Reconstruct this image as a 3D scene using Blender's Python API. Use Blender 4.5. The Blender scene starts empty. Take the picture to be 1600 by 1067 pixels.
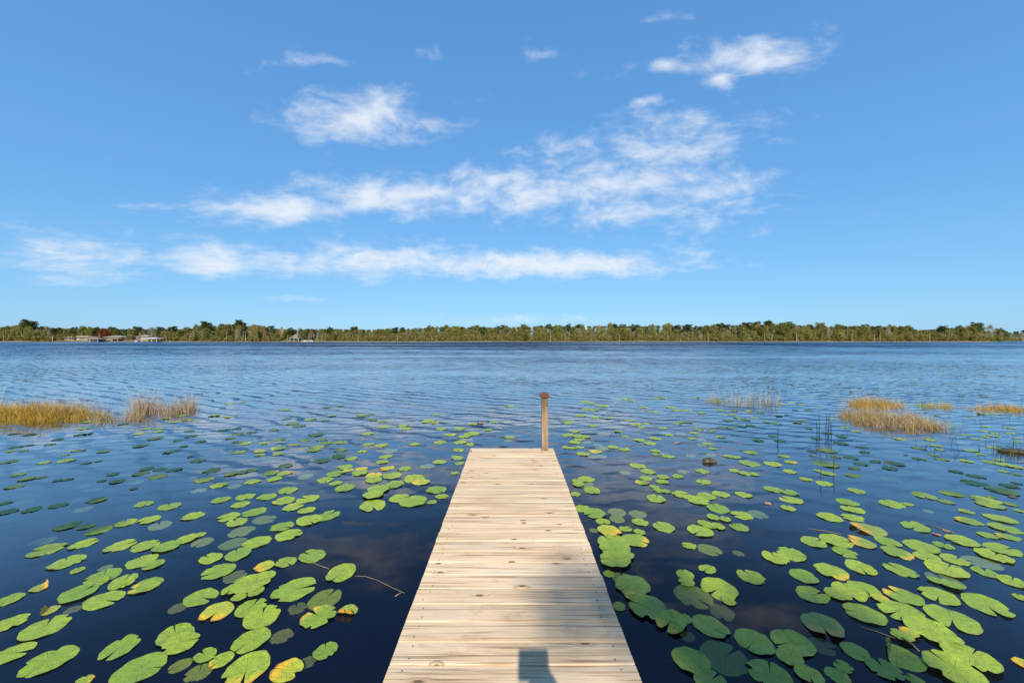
import bpy, math, random
import numpy as np

# ------------------------------------------------------------------ camera, sky, sun, exposure
F_PX, HORIZON, HW = 600.0, 530.0, 2.0          # focal length (photo px), horizon row, eye height over the water
DECK = 0.385                                    # top of the dock over the water
scene = bpy.context.scene
COL = scene.collection
cam_d = bpy.data.cameras.new('camera'); cam = bpy.data.objects.new('camera', cam_d); COL.objects.link(cam)
cam_d.sensor_width = 36.0; cam_d.lens = 36.0 * F_PX / 1600.0
cam_d.clip_start = 0.02; cam_d.clip_end = 8000
cam_d.shift_y = -3.5 / 1600.0
cam.location = (0, 0, HW); cam.rotation_euler = (math.radians(90), 0, 0)
scene.camera = cam

SUN_EL, SUN_AZ = math.radians(39.0), math.radians(3.0)   # the light travels towards +Y, a little to the right
scene.view_settings.view_transform = 'Standard'; scene.view_settings.look = 'None'
scene.view_settings.gamma = 1.0; scene.view_settings.exposure = 0.85
scene.cycles.max_bounces = 5; scene.cycles.diffuse_bounces = 2; scene.cycles.glossy_bounces = 3; scene.cycles.transmission_bounces = 3; scene.cycles.transparent_max_bounces = 10
scene.cycles.use_denoising = True

class N:
    """small node-tree helper"""
    def __init__(s, tree): s.t = tree; s.t.nodes.clear()
    def n(s, kind, **kw):
        nd = s.t.nodes.new(kind)
        for k, v in kw.items(): setattr(nd, k, v)
        return nd
    def put(s, sock, v):
        if v is None: return
        if isinstance(v, bpy.types.NodeSocket): s.t.links.new(v, sock)
        elif isinstance(v, (tuple, list)):
            sock.default_value = tuple(v) + ((1.0,) if len(v) == 3 and len(sock.default_value) == 4 else ())
        else: sock.default_value = v
    def math(s, op, a, b=None, c=None, clamp=False):
        m = s.n('ShaderNodeMath', operation=op, use_clamp=clamp)
        for i, v in enumerate((a, b, c)): s.put(m.inputs[i], v)
        return m.outputs[0]
    def vmath(s, op, a, b=None):
        m = s.n('ShaderNodeVectorMath', operation=op)
        s.put(m.inputs[0], a); s.put(m.inputs[1], b)
        return m.outputs['Value'] if op in ('LENGTH', 'DOT_PRODUCT') else m.outputs[0]
    def mix(s, f, a, b, mode='MIX'):
        m = s.n('ShaderNodeMix', data_type='RGBA', blend_type=mode)
        s.put(m.inputs[0], f); s.put(m.inputs[6], a); s.put(m.inputs[7], b)
        return m.outputs[2]
    def rng(s, v, a, b, c=0.0, d=1.0, smooth=True):
        m = s.n('ShaderNodeMapRange', interpolation_type='SMOOTHSTEP' if smooth else 'LINEAR')
        for i, x in enumerate((v, a, b, c, d)): s.put(m.inputs[i], x)
        return m.outputs[0]
    def noise(s, vec, scale, detail=2.0, rough=0.5, dist=0.0, out=0):
        m = s.n('ShaderNodeTexNoise')
        s.put(m.inputs['Vector'], vec); m.inputs['Scale'].default_value = scale
        m.inputs['Detail'].default_value = detail; m.inputs['Roughness'].default_value = rough
        m.inputs['Distortion'].default_value = dist
        return m.outputs[out]
    def mapping(s, vec, loc=(0,0,0), rot=(0,0,0), sc=(1,1,1)):
        m = s.n('ShaderNodeMapping'); s.put(m.inputs[0], vec)
        s.put(m.inputs[1], loc); s.put(m.inputs[2], rot); s.put(m.inputs[3], sc)
        return m.outputs[0]
    def sep(s, v):
        m = s.n('ShaderNodeSeparateXYZ'); s.put(m.inputs[0], v); return m.outputs
    def comb(s, x=0.0, y=0.0, z=0.0):
        m = s.n('ShaderNodeCombineXYZ')
        for i, v in enumerate((x, y, z)): s.put(m.inputs[i], v)
        return m.outputs[0]

def make_world():
    w = bpy.data.worlds.new('World'); scene.world = w; w.use_nodes = True
    t = N(w.node_tree)
    sky = t.n('ShaderNodeTexSky', sky_type='NISHITA', sun_disc=False)
    sky.sun_elevation = SUN_EL; sky.sun_rotation = math.radians(183.0)
    sky.altitude = 0; sky.air_density = 1.0; sky.dust_density = 0.35; sky.ozone_density = 2.2
    d = t.n('ShaderNodeTexCoord').outputs['Generated']
    x, y, z = t.sep(d)
    az = t.math('MULTIPLY', t.math('ARCTAN2', x, y), 57.2958)
    el = t.math('MULTIPLY', t.math('ARCSINE', z), 57.2958)
    ea = t.math('MULTIPLY', t.math('ARCTAN2', z, y), 57.2958)                     # height angle about the east-west axis
    aa = t.math('MULTIPLY', t.math('ARCSINE', x), 57.2958)
    # cloud sheet coordinates: the direction projected on a level layer, so that clouds flatten towards the horizon
    zz = t.math('MAXIMUM', t.math('ADD', z, 0.06), 0.02)
    p = t.comb(t.math('DIVIDE', x, zz), t.math('DIVIDE', y, zz), 0.0)
    warp = t.vmath('SUBTRACT', t.noise(p, 1.6, 3, 0.55, out=1), (0.5, 0.5, 0.5))
    pw = t.vmath('ADD', p, t.vmath('MULTIPLY', warp, (0.5, 0.5, 0)))
    ae = t.comb(t.math('DIVIDE', aa, 13.0), t.math('DIVIDE', ea, 7.0), 0.0)
    ae = t.vmath('ADD', ae, t.vmath('MULTIPLY', t.vmath('SUBTRACT', t.noise(ae, 1.3, 2, 0.5, out=1), (0.5, 0.5, 0.5)), (0.5, 0.35, 0)))
    n1 = t.noise(ae, 2.9, 8, 0.62)
    n2 = t.noise(pw, 5.0, 4, 0.6)
    nn = t.math('ADD', t.math('MULTIPLY', n1, 0.78), t.math('MULTIPLY', n2, 0.22))
    def px(cx, cy):
        u, v = (cx - 800) / F_PX, (HORIZON - cy) / F_PX
        return math.degrees(math.atan(u / math.hypot(1, v))), math.degrees(math.atan(v))
    # cloud banks: centre, half width, half height (degrees follow from the photo), strength
    banks = [(430, 325, 150, 30, 1.05), (600, 305, 170, 38, 1.0), (800, 300, 190, 44, .92), (980, 285, 190, 55, .86), (1130, 300, 110, 30, .78),
             (1060, 225, 150, 60, .80), (900, 240, 130, 36, .66), (1000, 330, 220, 40, .7), (560, 180, 120, 46, 1.0), (650, 195, 80, 24, .7), (480, 205, 60, 26, .6), (490, 95, 70, 14, .66),
             (1185, 85, 110, 36, 1.05), (1120, 122, 40, 18, .8), (1035, 104, 50, 16, .8), (1270, 85, 70, 24, .6), (1020, 160, 50, 14, .55),
             (830, 414, 270, 24, 1.15), (560, 408, 250, 30, .95), (330, 405, 190, 32, .90), (180, 405, 130, 30, .74), (90, 398, 140, 50, .80),
             (450, 464, 70, 8, .62), (810, 498, 130, 10, .62), (850, 90, 60, 14, .55), (1080, 345, 130, 45, .55),
             (670, 85, 40, 14, .52), (900, 120, 40, 12, .5), (250, 322, 80, 8, .6), (1040, 25, 60, 10, .5), (1090, 400, 60, 20, .5)]
    warp2 = t.sep(t.vmath('SUBTRACT', t.noise(t.comb(aa, ea, 0.0), 0.10, 3, 0.6, out=1), (0.5, 0.5, 0.5)))
    azw = t.math('ADD', aa, t.math('MULTIPLY', warp2[0], 4.5))
    elw = t.math('ADD', ea, t.math('MULTIPLY', warp2[1], 1.8))
    tot = None
    for cx, cy, rx, ry, s in banks:
        a0, e0 = px(cx, cy); a1, _ = px(cx - rx, cy); a2, _ = px(cx + rx, cy)
        _, e1 = px(cx, cy - ry); _, e2 = px(cx, cy + ry)
        da = t.math('DIVIDE', t.math('SUBTRACT', azw, (a1 + a2) / 2), (a2 - a1) / 2)
        de = t.math('DIVIDE', t.math('SUBTRACT', elw, (e1 + e2) / 2), (e1 - e2) / 2)
        r2 = t.math('ADD', t.math('MULTIPLY', da, da), t.math('MULTIPLY', de, de))
        g = t.math('MULTIPLY', t.math('EXPONENT', t.math('MULTIPLY', r2, -0.9)), s)
        tot = g if tot is None else t.math('MAXIMUM', tot, g)
    # the same kind of thin broken cloud over the rest of the sky (behind and above the view)
    behind = t.rng(y, 0.55, 0.0)
    high = t.rng(el, 44.0, 54.0)
    rest = t.math('MULTIPLY', t.math('MAXIMUM', behind, high), t.rng(t.noise(p, 0.55, 2), 0.5, 0.7, 0.0, 0.8))
    tot = t.math('MAXIMUM', tot, rest)
    dens = t.math('ADD', t.math('MULTIPLY', t.math('SUBTRACT', nn, 0.70), 1.08), t.math('MULTIPLY', tot, 0.50))
    m = t.math('MULTIPLY', t.rng(dens, -0.08, 0.43), t.rng(el, 0.3, 3.0))
    m = t.math('MULTIPLY', m, 0.9)
    sr, sg, sb = t.sep(sky.outputs[0])                # clear dry winter air: a flatter, bluer gradient than the raw model
    skyc = t.comb(*[t.math('MULTIPLY', t.math('POWER', c, g), k) for c, (g, k) in zip((sr, sg, sb), SKY_TONE)])
    col = t.mix(m, skyc, CLOUD)
    bg = t.n('ShaderNodeBackground'); bg.inputs['Strength'].default_value = SKY_STRENGTH
    t.put(bg.inputs['Color'], col)
    out = t.n('ShaderNodeOutputWorld'); t.t.links.new(bg.outputs[0], out.inputs[0])
SKY_STRENGTH = 0.10
SKY_TONE = ((0.586, 0.68), (0.469, 1.47), (0.335, 2.77))
CLOUD = (4.75, 5.05, 5.45)
make_world()
sun_d = bpy.data.lights.new('sun', 'SUN'); sun_d.energy = 4.2; sun_d.angle = math.radians(0.53); sun_d.color = (1.0, 0.94, 0.84)
sun = bpy.data.objects.new('sun', sun_d); COL.objects.link(sun)
sun.rotation_euler = (math.radians(90) - SUN_EL, 0, -SUN_AZ)      # -Z axis turned towards +Y and down
sun.location = (0, -30, 30)

# ------------------------------------------------------------------ helpers
rnd = random.Random(11)
nr = np.random.default_rng(7)

def gp(px, py, H=HW):
    """photo pixel -> point of the level plane H under the eye"""
    Y = F_PX * H / (py - HORIZON)
    return (px - 800.0) * Y / F_PX, Y

def mesh(name, verts, faces, mat=None, uv=None, smooth=False):
    me = bpy.data.meshes.new(name)
    me.from_pydata([tuple(v) for v in verts], [], [tuple(f) for f in faces])
    for m in (mat if isinstance(mat, (list, tuple)) else [mat]):
        if m: me.materials.append(m)
    if uv is not None:
        l = me.uv_layers.new(name='UVMap')
        idx = np.empty(len(me.loops), dtype=np.int32); me.loops.foreach_get('vertex_index', idx)
        l.data.foreach_set('uv', np.asarray(uv, dtype=np.float32)[idx].ravel())
    if smooth: me.polygons.foreach_set('use_smooth', [True] * len(me.polygons))
    me.update()
    return me

def link(name, data, parent=None, loc=(0,0,0), rot=(0,0,0), sc=(1,1,1), **props):
    o = bpy.data.objects.new(name, data); COL.objects.link(o)
    o.location = loc; o.rotation_euler = rot; o.scale = sc
    if parent: o.parent = parent
    for k, v in props.items():
        if v is not None: o[k] = v
    return o

class MB:
    def __init__(s): s.v = []; s.f = []
    def add(s, vs, fs):
        b = len(s.v); s.v += [tuple(v) for v in vs]; s.f += [tuple(b + i for i in f) for f in fs]
    def box(s, x0, x1, y0, y1, z0, z1, bev=0.0):
        if bev <= 0:
            s.add([(x0,y0,z0),(x1,y0,z0),(x1,y1,z0),(x0,y1,z0),(x0,y0,z1),(x1,y0,z1),(x1,y1,z1),(x0,y1,z1)],
                  [(3,2,1,0),(4,5,6,7),(0,1,5,4),(1,2,6,5),(2,3,7,6),(3,0,4,7)]); return
        b = bev
        lay = [(b, z0), (0, z0 + b), (0, z1 - b), (b, z1)]
        vs = []
        for i, zz in lay:
            vs += [(x0+i,y0+i,zz),(x1-i,y0+i,zz),(x1-i,y1-i,zz),(x0+i,y1-i,zz)]
        fs = [(3,2,1,0),(12,13,14,15)]
        for k in range(3):
            for j in range(4):
                a = 4*k + j; c = 4*k + (j+1) % 4
                fs.append((a, c, c+4, a+4))
        s.add(vs, fs)
    def tube(s, pts, rad, n=6, cap=True):
        pts = [np.array(p, float) for p in pts]
        rings = []
        for i, p in enumerate(pts):
            d = pts[min(i+1, len(pts)-1)] - pts[max(i-1, 0)]
            d /= (np.linalg.norm(d) + 1e-9)
            up = np.array((0,0,1.0)) if abs(d[2]) < 0.9 else np.array((1.0,0,0))
            a = np.cross(d, up); a /= np.linalg.norm(a); b = np.cross(a, d)
            r = rad[i] if isinstance(rad, (list, tuple)) else rad
            rings.append([p + r*(math.cos(2*math.pi*k/n)*a + math.sin(2*math.pi*k/n)*b) for k in range(n)])
        vs = [q for r in rings for q in r]; fs = []
        for i in range(len(pts)-1):
            for k in range(n):
                k2 = (k+1) % n
                fs.append((i*n+k, i*n+k2, (i+1)*n+k2, (i+1)*n+k))
        if cap: fs.append(tuple(range((len(pts)-1)*n, len(pts)*n))); fs.append(tuple(reversed(range(n))))
        s.add(vs, fs)
    def prism(s, poly, z0, z1):
        n = len(poly)
        s.add([(x,y,z0) for x,y in poly] + [(x,y,z1) for x,y in poly],
              [tuple(reversed(range(n))), tuple(range(n,2*n))] + [(i,(i+1)%n,n+(i+1)%n,n+i) for i in range(n)])
    def build(s, name, mat, parent=None, smooth=False, **kw):
        return link(name, mesh(name, s.v, s.f, mat, smooth=smooth), parent, **kw)

def material(name):
    m = bpy.data.materials.new(name); m.use_nodes = True
    t = N(m.node_tree); out = t.n('ShaderNodeOutputMaterial')
    return m, t, out
def principled(t, out, color, rough=0.6, spec=0.5, normal=None, **kw):
    b = t.n('ShaderNodeBsdfPrincipled')
    t.put(b.inputs['Base Color'], color); t.put(b.inputs['Roughness'], rough)
    b.inputs['Specular IOR Level'].default_value = spec
    if normal is not None: t.put(b.inputs['Normal'], normal)
    for k, v in kw.items(): t.put(b.inputs[k], v)
    t.t.links.new(b.outputs[0], out.inputs['Surface'])
    return b
def bump(t, h, dist=0.01, strength=1.0):
    b = t.n('ShaderNodeBump'); t.put(b.inputs['Height'], h); t.put(b.inputs['Strength'], strength)
    b.inputs['Distance'].default_value = dist
    return b.outputs[0]
def flat_mat(name, c, rough=0.7, var=0.15, scale=3.0, spec=0.3):
    m, t, out = material(name)
    g = t.n('ShaderNodeNewGeometry').outputs['Position']
    f = t.rng(t.noise(g, scale, 4, 0.6), 0.3, 0.7, 1 - var, 1 + var)
    principled(t, out, t.vmath('MULTIPLY', c, t.comb(f, f, f)), rough, spec)
    return m

# ------------------------------------------------------------------ materials
def mat_wood(name, tones, grain=1.0, upright=False):
    m, t, out = material(name)
    tc = t.n('ShaderNodeTexCoord').outputs['Object']
    r = t.n('ShaderNodeObjectInfo').outputs['Random']
    if upright:
        x_, y_, z_ = t.sep(tc); tc = t.comb(z_, x_, y_)
    p = t.vmath('ADD', tc, t.comb(t.math('MULTIPLY', r, 37.0), t.math('MULTIPLY', r, 91.0), t.math('MULTIPLY', r, 13.0)))
    big = t.noise(t.mapping(p, sc=(1.3, 7, 7)), 1.0, 4, 0.6, 0.6)
    # knots: sparse cells pull the grain round them
    vo = t.n('ShaderNodeTexVoronoi', feature='F1', voronoi_dimensions='2D'); t.put(vo.inputs['Vector'], t.mapping(p, sc=(2.6, 7.0, 1.0))); vo.inputs['Scale'].default_value = 1.0
    cell = t.sep(vo.outputs['Color'])[0]
    kn = t.math('MULTIPLY', t.rng(vo.outputs['Distance'], 0.22, 0.03), t.math('GREATER_THAN', cell, 0.66))
    core = t.math('MULTIPLY', t.rng(vo.outputs['Distance'], 0.085, 0.045), t.math('GREATER_THAN', cell, 0.60))
    pk = t.vmath('ADD', p, t.comb(0.0, t.math('MULTIPLY', kn, 0.035), 0.0))
    fine = t.noise(t.mapping(pk, sc=(1.4, 85, 85)), 1.0, 3, 0.6, 0.35)
    mid = t.noise(t.mapping(pk, sc=(0.6, 26, 26)), 1.0, 4, 0.65, 0.8)
    col = t.mix(t.rng(big, 0.3, 0.7), tones[0], tones[1])
    col = t.mix(t.math('MULTIPLY', t.rng(mid, 0.48, 0.72), 0.55), col, tones[2])
    col = t.mix(t.math('MULTIPLY', t.rng(fine, 0.50, 0.67), 0.85 * grain), col, tones[3])
    grey = t.math('MULTIPLY', t.rng(t.noise(t.mapping(p, sc=(1.2, 3, 3)), 1.7, 5, 0.6), 0.50, 0.72), 0.42)
    col = t.mix(grey, col, (0.40, 0.34, 0.27))
    stain = t.rng(t.noise(t.mapping(p, loc=(5, 9, 2), sc=(2.2, 5, 5)), 1.3, 6, 0.7), 0.56, 0.70, 0.0, 0.62)
    col = t.mix(stain, col, tones[2])
    col = t.mix(t.math('MULTIPLY', kn, 0.45), col, tones[2])
    col = t.mix(t.math('MULTIPLY', core, 0.85), col, (0.09, 0.05, 0.025))
    if upright:                                              # stain near the cap, darker towards the foot
        top = t.rng(t.math('ADD', z_, t.math('MULTIPLY', t.math('SUBTRACT', mid, 0.5), 0.5)), 0.42, 0.74, 0.0, 0.75)
        col = t.mix(top, col, tones[3])
        col = t.mix(t.rng(z_, 0.10, -0.02, 0.0, 0.5), col, tones[2])
    rv = t.rng(r, 0.0, 1.0, 0.93, 1.06, smooth=False)
    col = t.vmath('MULTIPLY', col, t.comb(rv, rv, rv))
    h = t.math('ADD', t.math('MULTIPLY', fine, -0.6), t.math('MULTIPLY', mid, -0.8))
    principled(t, out, col, 0.72, 0.25, bump(t, h, 0.0022, 0.8))
    return m
M_DECK = mat_wood('deck_wood', [(0.62,0.465,0.305), (0.52,0.37,0.225), (0.34,0.22,0.115), (0.20,0.12,0.06)])
M_POST = mat_wood('post_wood', [(0.30,0.205,0.11), (0.21,0.14,0.07), (0.12,0.075,0.037), (0.06,0.037,0.02)], upright=True)
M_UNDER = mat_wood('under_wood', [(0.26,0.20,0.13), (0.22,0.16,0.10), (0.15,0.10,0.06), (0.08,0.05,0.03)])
M_CAP = flat_mat('cap_paint', (0.11, 0.04, 0.025), 0.45, 0.25, 40.0)

def mat_water():
    m, t, out = material('lake_water')
    g = t.n('ShaderNodeNewGeometry').outputs['Position']
    x, y, z = t.sep(g)
    wind = t.rng(t.noise(t.mapping(g, rot=(0, 0, 0.12), sc=(0.25, 1.0, 1)), 0.05, 4, 0.6), 0.36, 0.64, 0.45, 1.5)     # gusts
    dist = t.vmath('MULTIPLY', t.vmath('SUBTRACT', t.noise(g, 0.35, 2, out=1), (0.5, 0.5, 0.5)), (1.2, 1.2, 0))
    gw = t.vmath('ADD', g, dist)
    # wave facets as slopes: flat backs with short steeper faces towards the near bank, growing with the open fetch
    w0 = t.noise(t.mapping(gw, rot=(0, 0, 0.10), sc=(0.30, 0.24, 1)), 1.0, 3, 0.6)
    w1 = t.noise(t.mapping(gw, rot=(0, 0, 0.28), sc=(0.60, 1.6, 1)), 1.0, 3, 0.55)
    w2 = t.noise(t.mapping(gw, rot=(0, 0, -0.10), sc=(2.2, 4.2, 1)), 1.0, 3, 0.55)
    w3 = t.noise(t.mapping(gw, rot=(0, 0, 0.35), sc=(8.0, 15.0, 1)), 1.0, 2, 0.6)
    wx = t.noise(t.mapping(gw, loc=(31, 17, 0), sc=(1.6, 2.2, 1)), 1.0, 3, 0.6)
    A = t.math('ADD', t.rng(y, 3.0, 12.0, 0.012, 0.17), t.math('ADD', t.rng(y, 12.0, 45.0, 0.0, 0.02), t.rng(y, 30.0, 110.0, 0.0, 0.12)))
    A = t.math('MULTIPLY', A, wind)
    def train(ang, lam, jit, nscale, seed, lo=0.25):
        a = math.radians(ang); nz = t.noise(t.mapping(g, loc=(seed, seed*1.7, 0)), nscale, 3, 0.6)
        ph = t.math('ADD', t.math('ADD', t.math('MULTIPLY', x, math.cos(a)*2*math.pi/lam), t.math('MULTIPLY', y, math.sin(a)*2*math.pi/lam)), t.math('MULTIPLY', nz, jit))
        on = t.rng(t.noise(t.mapping(g, loc=(seed*3.1, seed, 0), sc=(1, 0.7, 1)), 0.35/lam, 2, 0.5), 0.36, 0.62, 0.35, 1.0)
        return t.math('MULTIPLY', t.rng(t.math('SINE', ph), lo, 1.0), on)
    f1 = train(64, 0.56, 11.0, 0.7, 3.0, 0.35); f2 = train(100, 0.33, 11.0, 1.2, 11.0, 0.30); f3 = train(80, 1.7, 14.0, 0.2, 23.0, 0.2)
    face = t.math('ADD', t.math('MULTIPLY', f1, 1.6), t.math('MULTIPLY', f2, 1.3))
    face = t.math('ADD', face, t.math('MULTIPLY', f3, t.rng(y, 14.0, 50.0, 0.0, 1.3)))
    face = t.math('ADD', face, t.math('MULTIPLY', t.rng(w1, 0.55, 0.70), 0.45))
    face = t.math('ADD', face, t.math('MULTIPLY', t.rng(w0, 0.50, 0.66), t.rng(y, 25.0, 80.0, 0.0, 0.8)))
    wob = t.math('ADD', t.math('MULTIPLY', t.math('SUBTRACT', w2, 0.5), 0.7), t.math('MULTIPLY', t.math('SUBTRACT', w3, 0.5), 0.55))
    sy = t.math('MULTIPLY', A, t.math('ADD', t.math('ADD', face, wob), t.math('ADD', t.rng(y, 8.0, 60.0, -0.14, 0.15), t.rng(y, 50.0, 130.0, 0.0, 0.40))))
    sx = t.math('MULTIPLY', t.math('MULTIPLY', A, 1.5), t.math('ADD', t.math('SUBTRACT', wx, 0.5), t.math('MULTIPLY', t.math('SUBTRACT', w3, 0.5), 0.5)))
    nrm = t.vmath('NORMALIZE', t.comb(sx, t.math('MULTIPLY', sy, -1.0), 1.0))
    inc = t.n('ShaderNodeNewGeometry').outputs['Incoming']                       # reflectance by Schlick's curve, the same from above and below
    cosv = t.math('ABSOLUTE', t.vmath('DOT_PRODUCT', nrm, inc))
    fres = t.math('ADD', 0.020, t.math('MULTIPLY', t.math('MULTIPLY', t.math('POWER', t.math('SUBTRACT', 1.0, cosv, clamp=True), 2.8), 0.98), t.rng(cosv, 0.24, 0.52, 1.0, 0.24)))
    gl = t.n('ShaderNodeBsdfGlossy'); gl.inputs['Color'].default_value = (1, 1, 1, 1); gl.inputs['Roughness'].default_value = 0.03; t.put(gl.inputs['Normal'], nrm)
    tr = t.n('ShaderNodeBsdfTransparent'); tr.inputs['Color'].default_value = (0.88, 0.84, 0.74, 1)
    df = t.n('ShaderNodeBsdfDiffuse'); df.inputs[0].default_value = (0.008, 0.016, 0.060, 1)      # light scattered back by the water body
    bd = t.n('ShaderNodeMixShader'); bd.inputs[0].default_value = 0.14
    t.t.links.new(tr.outputs[0], bd.inputs[1]); t.t.links.new(df.outputs[0], bd.inputs[2])
    mx = t.n('ShaderNodeMixShader'); t.put(mx.inputs[0], fres)
    t.t.links.new(bd.outputs[0], mx.inputs[1]); t.t.links.new(gl.outputs[0], mx.inputs[2])
    t.t.links.new(mx.outputs[0], out.inputs['Surface'])
    return m
M_WATER = mat_water()

def mat_ground():
    m, t, out = material('lake_ground')
    g = t.n('ShaderNodeNewGeometry').outputs['Position']
    x, y, z = t.sep(g)
    n = t.noise(g, 0.25, 5, 0.6)
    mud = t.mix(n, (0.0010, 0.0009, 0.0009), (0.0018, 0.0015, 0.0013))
    grass = t.mix(t.rng(t.noise(g, 0.08, 4), 0.35, 0.65), (0.10, 0.10, 0.03), (0.19, 0.15, 0.06))
    sand = t.mix(n, (0.24, 0.19, 0.12), (0.17, 0.14, 0.08))
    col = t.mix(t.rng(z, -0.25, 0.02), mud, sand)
    col = t.mix(t.rng(t.math('ADD', z, t.math('MULTIPLY', t.math('SUBTRACT', t.noise(g, 0.05, 3), 0.5), 0.9)), 0.25, 0.6), col, grass)
    principled(t, out, col, 0.95, 0.0)
    return m
M_GROUND = mat_ground()

def mat_pad(name, base, dark, edge=None, edge_w=0.0, blotch=None, blotch_amt=0.0):
    m, t, out = material(name)
    uv = t.n('ShaderNodeUVMap').outputs[0]
    pos = t.n('ShaderNodeNewGeometry').outputs['Position']
    r = t.n('ShaderNodeObjectInfo').outputs['Random']
    q = t.vmath('SUBTRACT', uv, (0.5, 0.5, 0)); u, v, _ = t.sep(q)
    rad = t.math('MULTIPLY', t.vmath('LENGTH', q), 2.0)
    ang = t.math('ARCTAN2', v, u)
    seed = t.comb(t.math('MULTIPLY', r, 23.0), t.math('MULTIPLY', r, 57.0), 0.0)
    qs = t.vmath('ADD', q, seed)
    big = t.noise(pos, 1.1, 3, 0.55)
    mot = t.noise(qs, 5.0, 5, 0.65)
    col = t.mix(t.rng(t.math('ADD', t.math('MULTIPLY', big, 0.6), t.math('MULTIPLY', r, 0.4)), 0.30, 0.70), base, dark)
    col = t.mix(t.math('MULTIPLY', t.rng(mot, 0.42, 0.72), 0.60), col, (dark[0]*0.75, dark[1]*0.72, dark[2]*0.9))
    # radiating veins
    av = t.math('ADD', t.math('MULTIPLY', ang, 6.5), t.math('MULTIPLY', t.noise(qs, 3.0, 2), 1.2))
    vein = t.rng(t.math('ABSOLUTE', t.math('SINE', av)), 0.0, 0.20, 1.0, 0.0)
    vein = t.math('MULTIPLY', vein, t.rng(rad, 0.0, 0.95, 1.0, 0.15))
    col = t.mix(t.math('MULTIPLY', vein, 0.62), col, (base[0]*1.55, base[1]*1.4, base[2]*1.5))
    between = t.math('MULTIPLY', t.rng(t.math('ABSOLUTE', t.math('SINE', av)), 0.75, 1.0), t.rng(rad, 0.15, 0.9))
    col = t.mix(t.math('MULTIPLY', between, 0.30), col, (dark[0]*0.6, dark[1]*0.6, dark[2]*0.7))
    old = t.rng(t.math('FRACT', t.math('MULTIPLY', r, 7.31)), 0.45, 0.95)                     # some leaves are older: brown patches, nibbled specks
    patch = t.math('MULTIPLY', t.rng(t.noise(qs, 7.0, 5, 0.7), 0.54, 0.66), old)
    col = t.mix(t.math('MULTIPLY', patch, 0.65), col, (0.24, 0.20, 0.04))
    centre = t.rng(rad, 0.10, 0.0)
    col = t.mix(t.math('MULTIPLY', centre, 0.6), col, (0.30, 0.36, 0.06))
    en = t.noise(qs, 4.0, 4, 0.7)
    if edge:
        # wilting that creeps in from one side of the rim
        side = t.rng(t.math('ADD', t.math('MULTIPLY', u, 1.4), t.math('MULTIPLY', t.math('SUBTRACT', en, 0.5), 1.3)), 0.32 - edge_w, 0.70 - edge_w)
        col = t.mix(side, col, edge)
        if blotch:
            rim = t.rng(t.math('ADD', rad, t.math('MULTIPLY', t.math('SUBTRACT', t.noise(qs, 9.0, 4, 0.7), 0.5), 0.7)), 0.80, 1.02)
            col = t.mix(t.math('MULTIPLY', t.math('MULTIPLY', rim, side), blotch_amt), col, blotch)
    rimd = t.rng(t.math('ADD', rad, t.math('MULTIPLY', t.math('SUBTRACT', en, 0.5), 0.16)), 0.955, 1.01)
    col = t.mix(t.math('MULTIPLY', rimd, 0.55), col, (0.22, 0.17, 0.045))
    spots = t.rng(t.noise(qs, 21.0, 2, 0.5), 0.70, 0.76)
    col = t.mix(t.math('MULTIPLY', spots, 0.7), col, (0.045, 0.035, 0.015))
    h = t.math('ADD', t.math('MULTIPLY', vein, -1.0), t.math('MULTIPLY', mot, 1.4))
    b = principled(t, out, col, t.rng(mot, 0.3, 0.7, 0.28, 0.48), 0.48, bump(t, h, 0.008, 1.0))
    # thin leaf: a little light comes through
    tl = t.n('ShaderNodeBsdfTranslucent'); t.put(tl.inputs['Color'], col)
    mx = t.n('ShaderNodeMixShader'); mx.inputs[0].default_value = 0.12
    t.t.links.new(b.outputs[0], mx.inputs[1]); t.t.links.new(tl.outputs[0], mx.inputs[2]); t.t.links.new(mx.outputs[0], out.inputs['Surface'])
    return m
G1, G2 = (0.31, 0.40, 0.027), (0.185, 0.295, 0.028)
PADM = {'g': mat_pad('pad_green', G1, G2),
        'e': mat_pad('pad_yellow_edge', G1, G2, (0.55, 0.42, 0.03), 0.12, (0.35, 0.12, 0.02), 0.7),
        'y': mat_pad('pad_yellow', (0.42, 0.44, 0.03), (0.36, 0.40, 0.035), (0.68, 0.44, 0.02), 0.35, (0.34, 0.09, 0.015), 0.9),
        'b': mat_pad('pad_brown', (0.30, 0.36, 0.04), (0.24, 0.30, 0.04), (0.56, 0.32, 0.03), 0.38, (0.18, 0.065, 0.02), 0.9),
        'o': mat_pad('pad_withered', (0.42, 0.24, 0.11), (0.36, 0.18, 0.07), (0.46, 0.30, 0.17), 0.2, (0.20, 0.09, 0.03), 0.6)}
PADM['s'] = mat_pad('pad_sunken', (0.20, 0.24, 0.045), (0.14, 0.17, 0.035))
PADM['c'] = PADM['b']

def mat_blade(name, c0, c1, c2):
    m, t, out = material(name)
    uv = t.sep(t.n('ShaderNodeUVMap').outputs[0])       # u: random of the blade, v: along the blade
    col = t.mix(uv[0], c0, c1)
    col = t.mix(t.rng(uv[1], 0.5, 1.0, 0.0, 0.8), col, c2)
    b = t.n('ShaderNodeBsdfDiffuse'); t.put(b.inputs[0], col)
    tl = t.n('ShaderNodeBsdfTranslucent'); t.put(tl.inputs[0], col)
    mx = t.n('ShaderNodeMixShader'); mx.inputs[0].default_value = 0.3
    t.t.links.new(b.outputs[0], mx.inputs[1]); t.t.links.new(tl.outputs[0], mx.inputs[2]); t.t.links.new(mx.outputs[0], out.inputs[0])
    return m
B_GOLD = mat_blade('grass_gold', (0.47, 0.25, 0.045), (0.36, 0.27, 0.045), (0.58, 0.41, 0.15))
B_PALE = mat_blade('grass_pale', (0.43, 0.32, 0.21), (0.34, 0.26, 0.18), (0.56, 0.47, 0.36))
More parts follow.
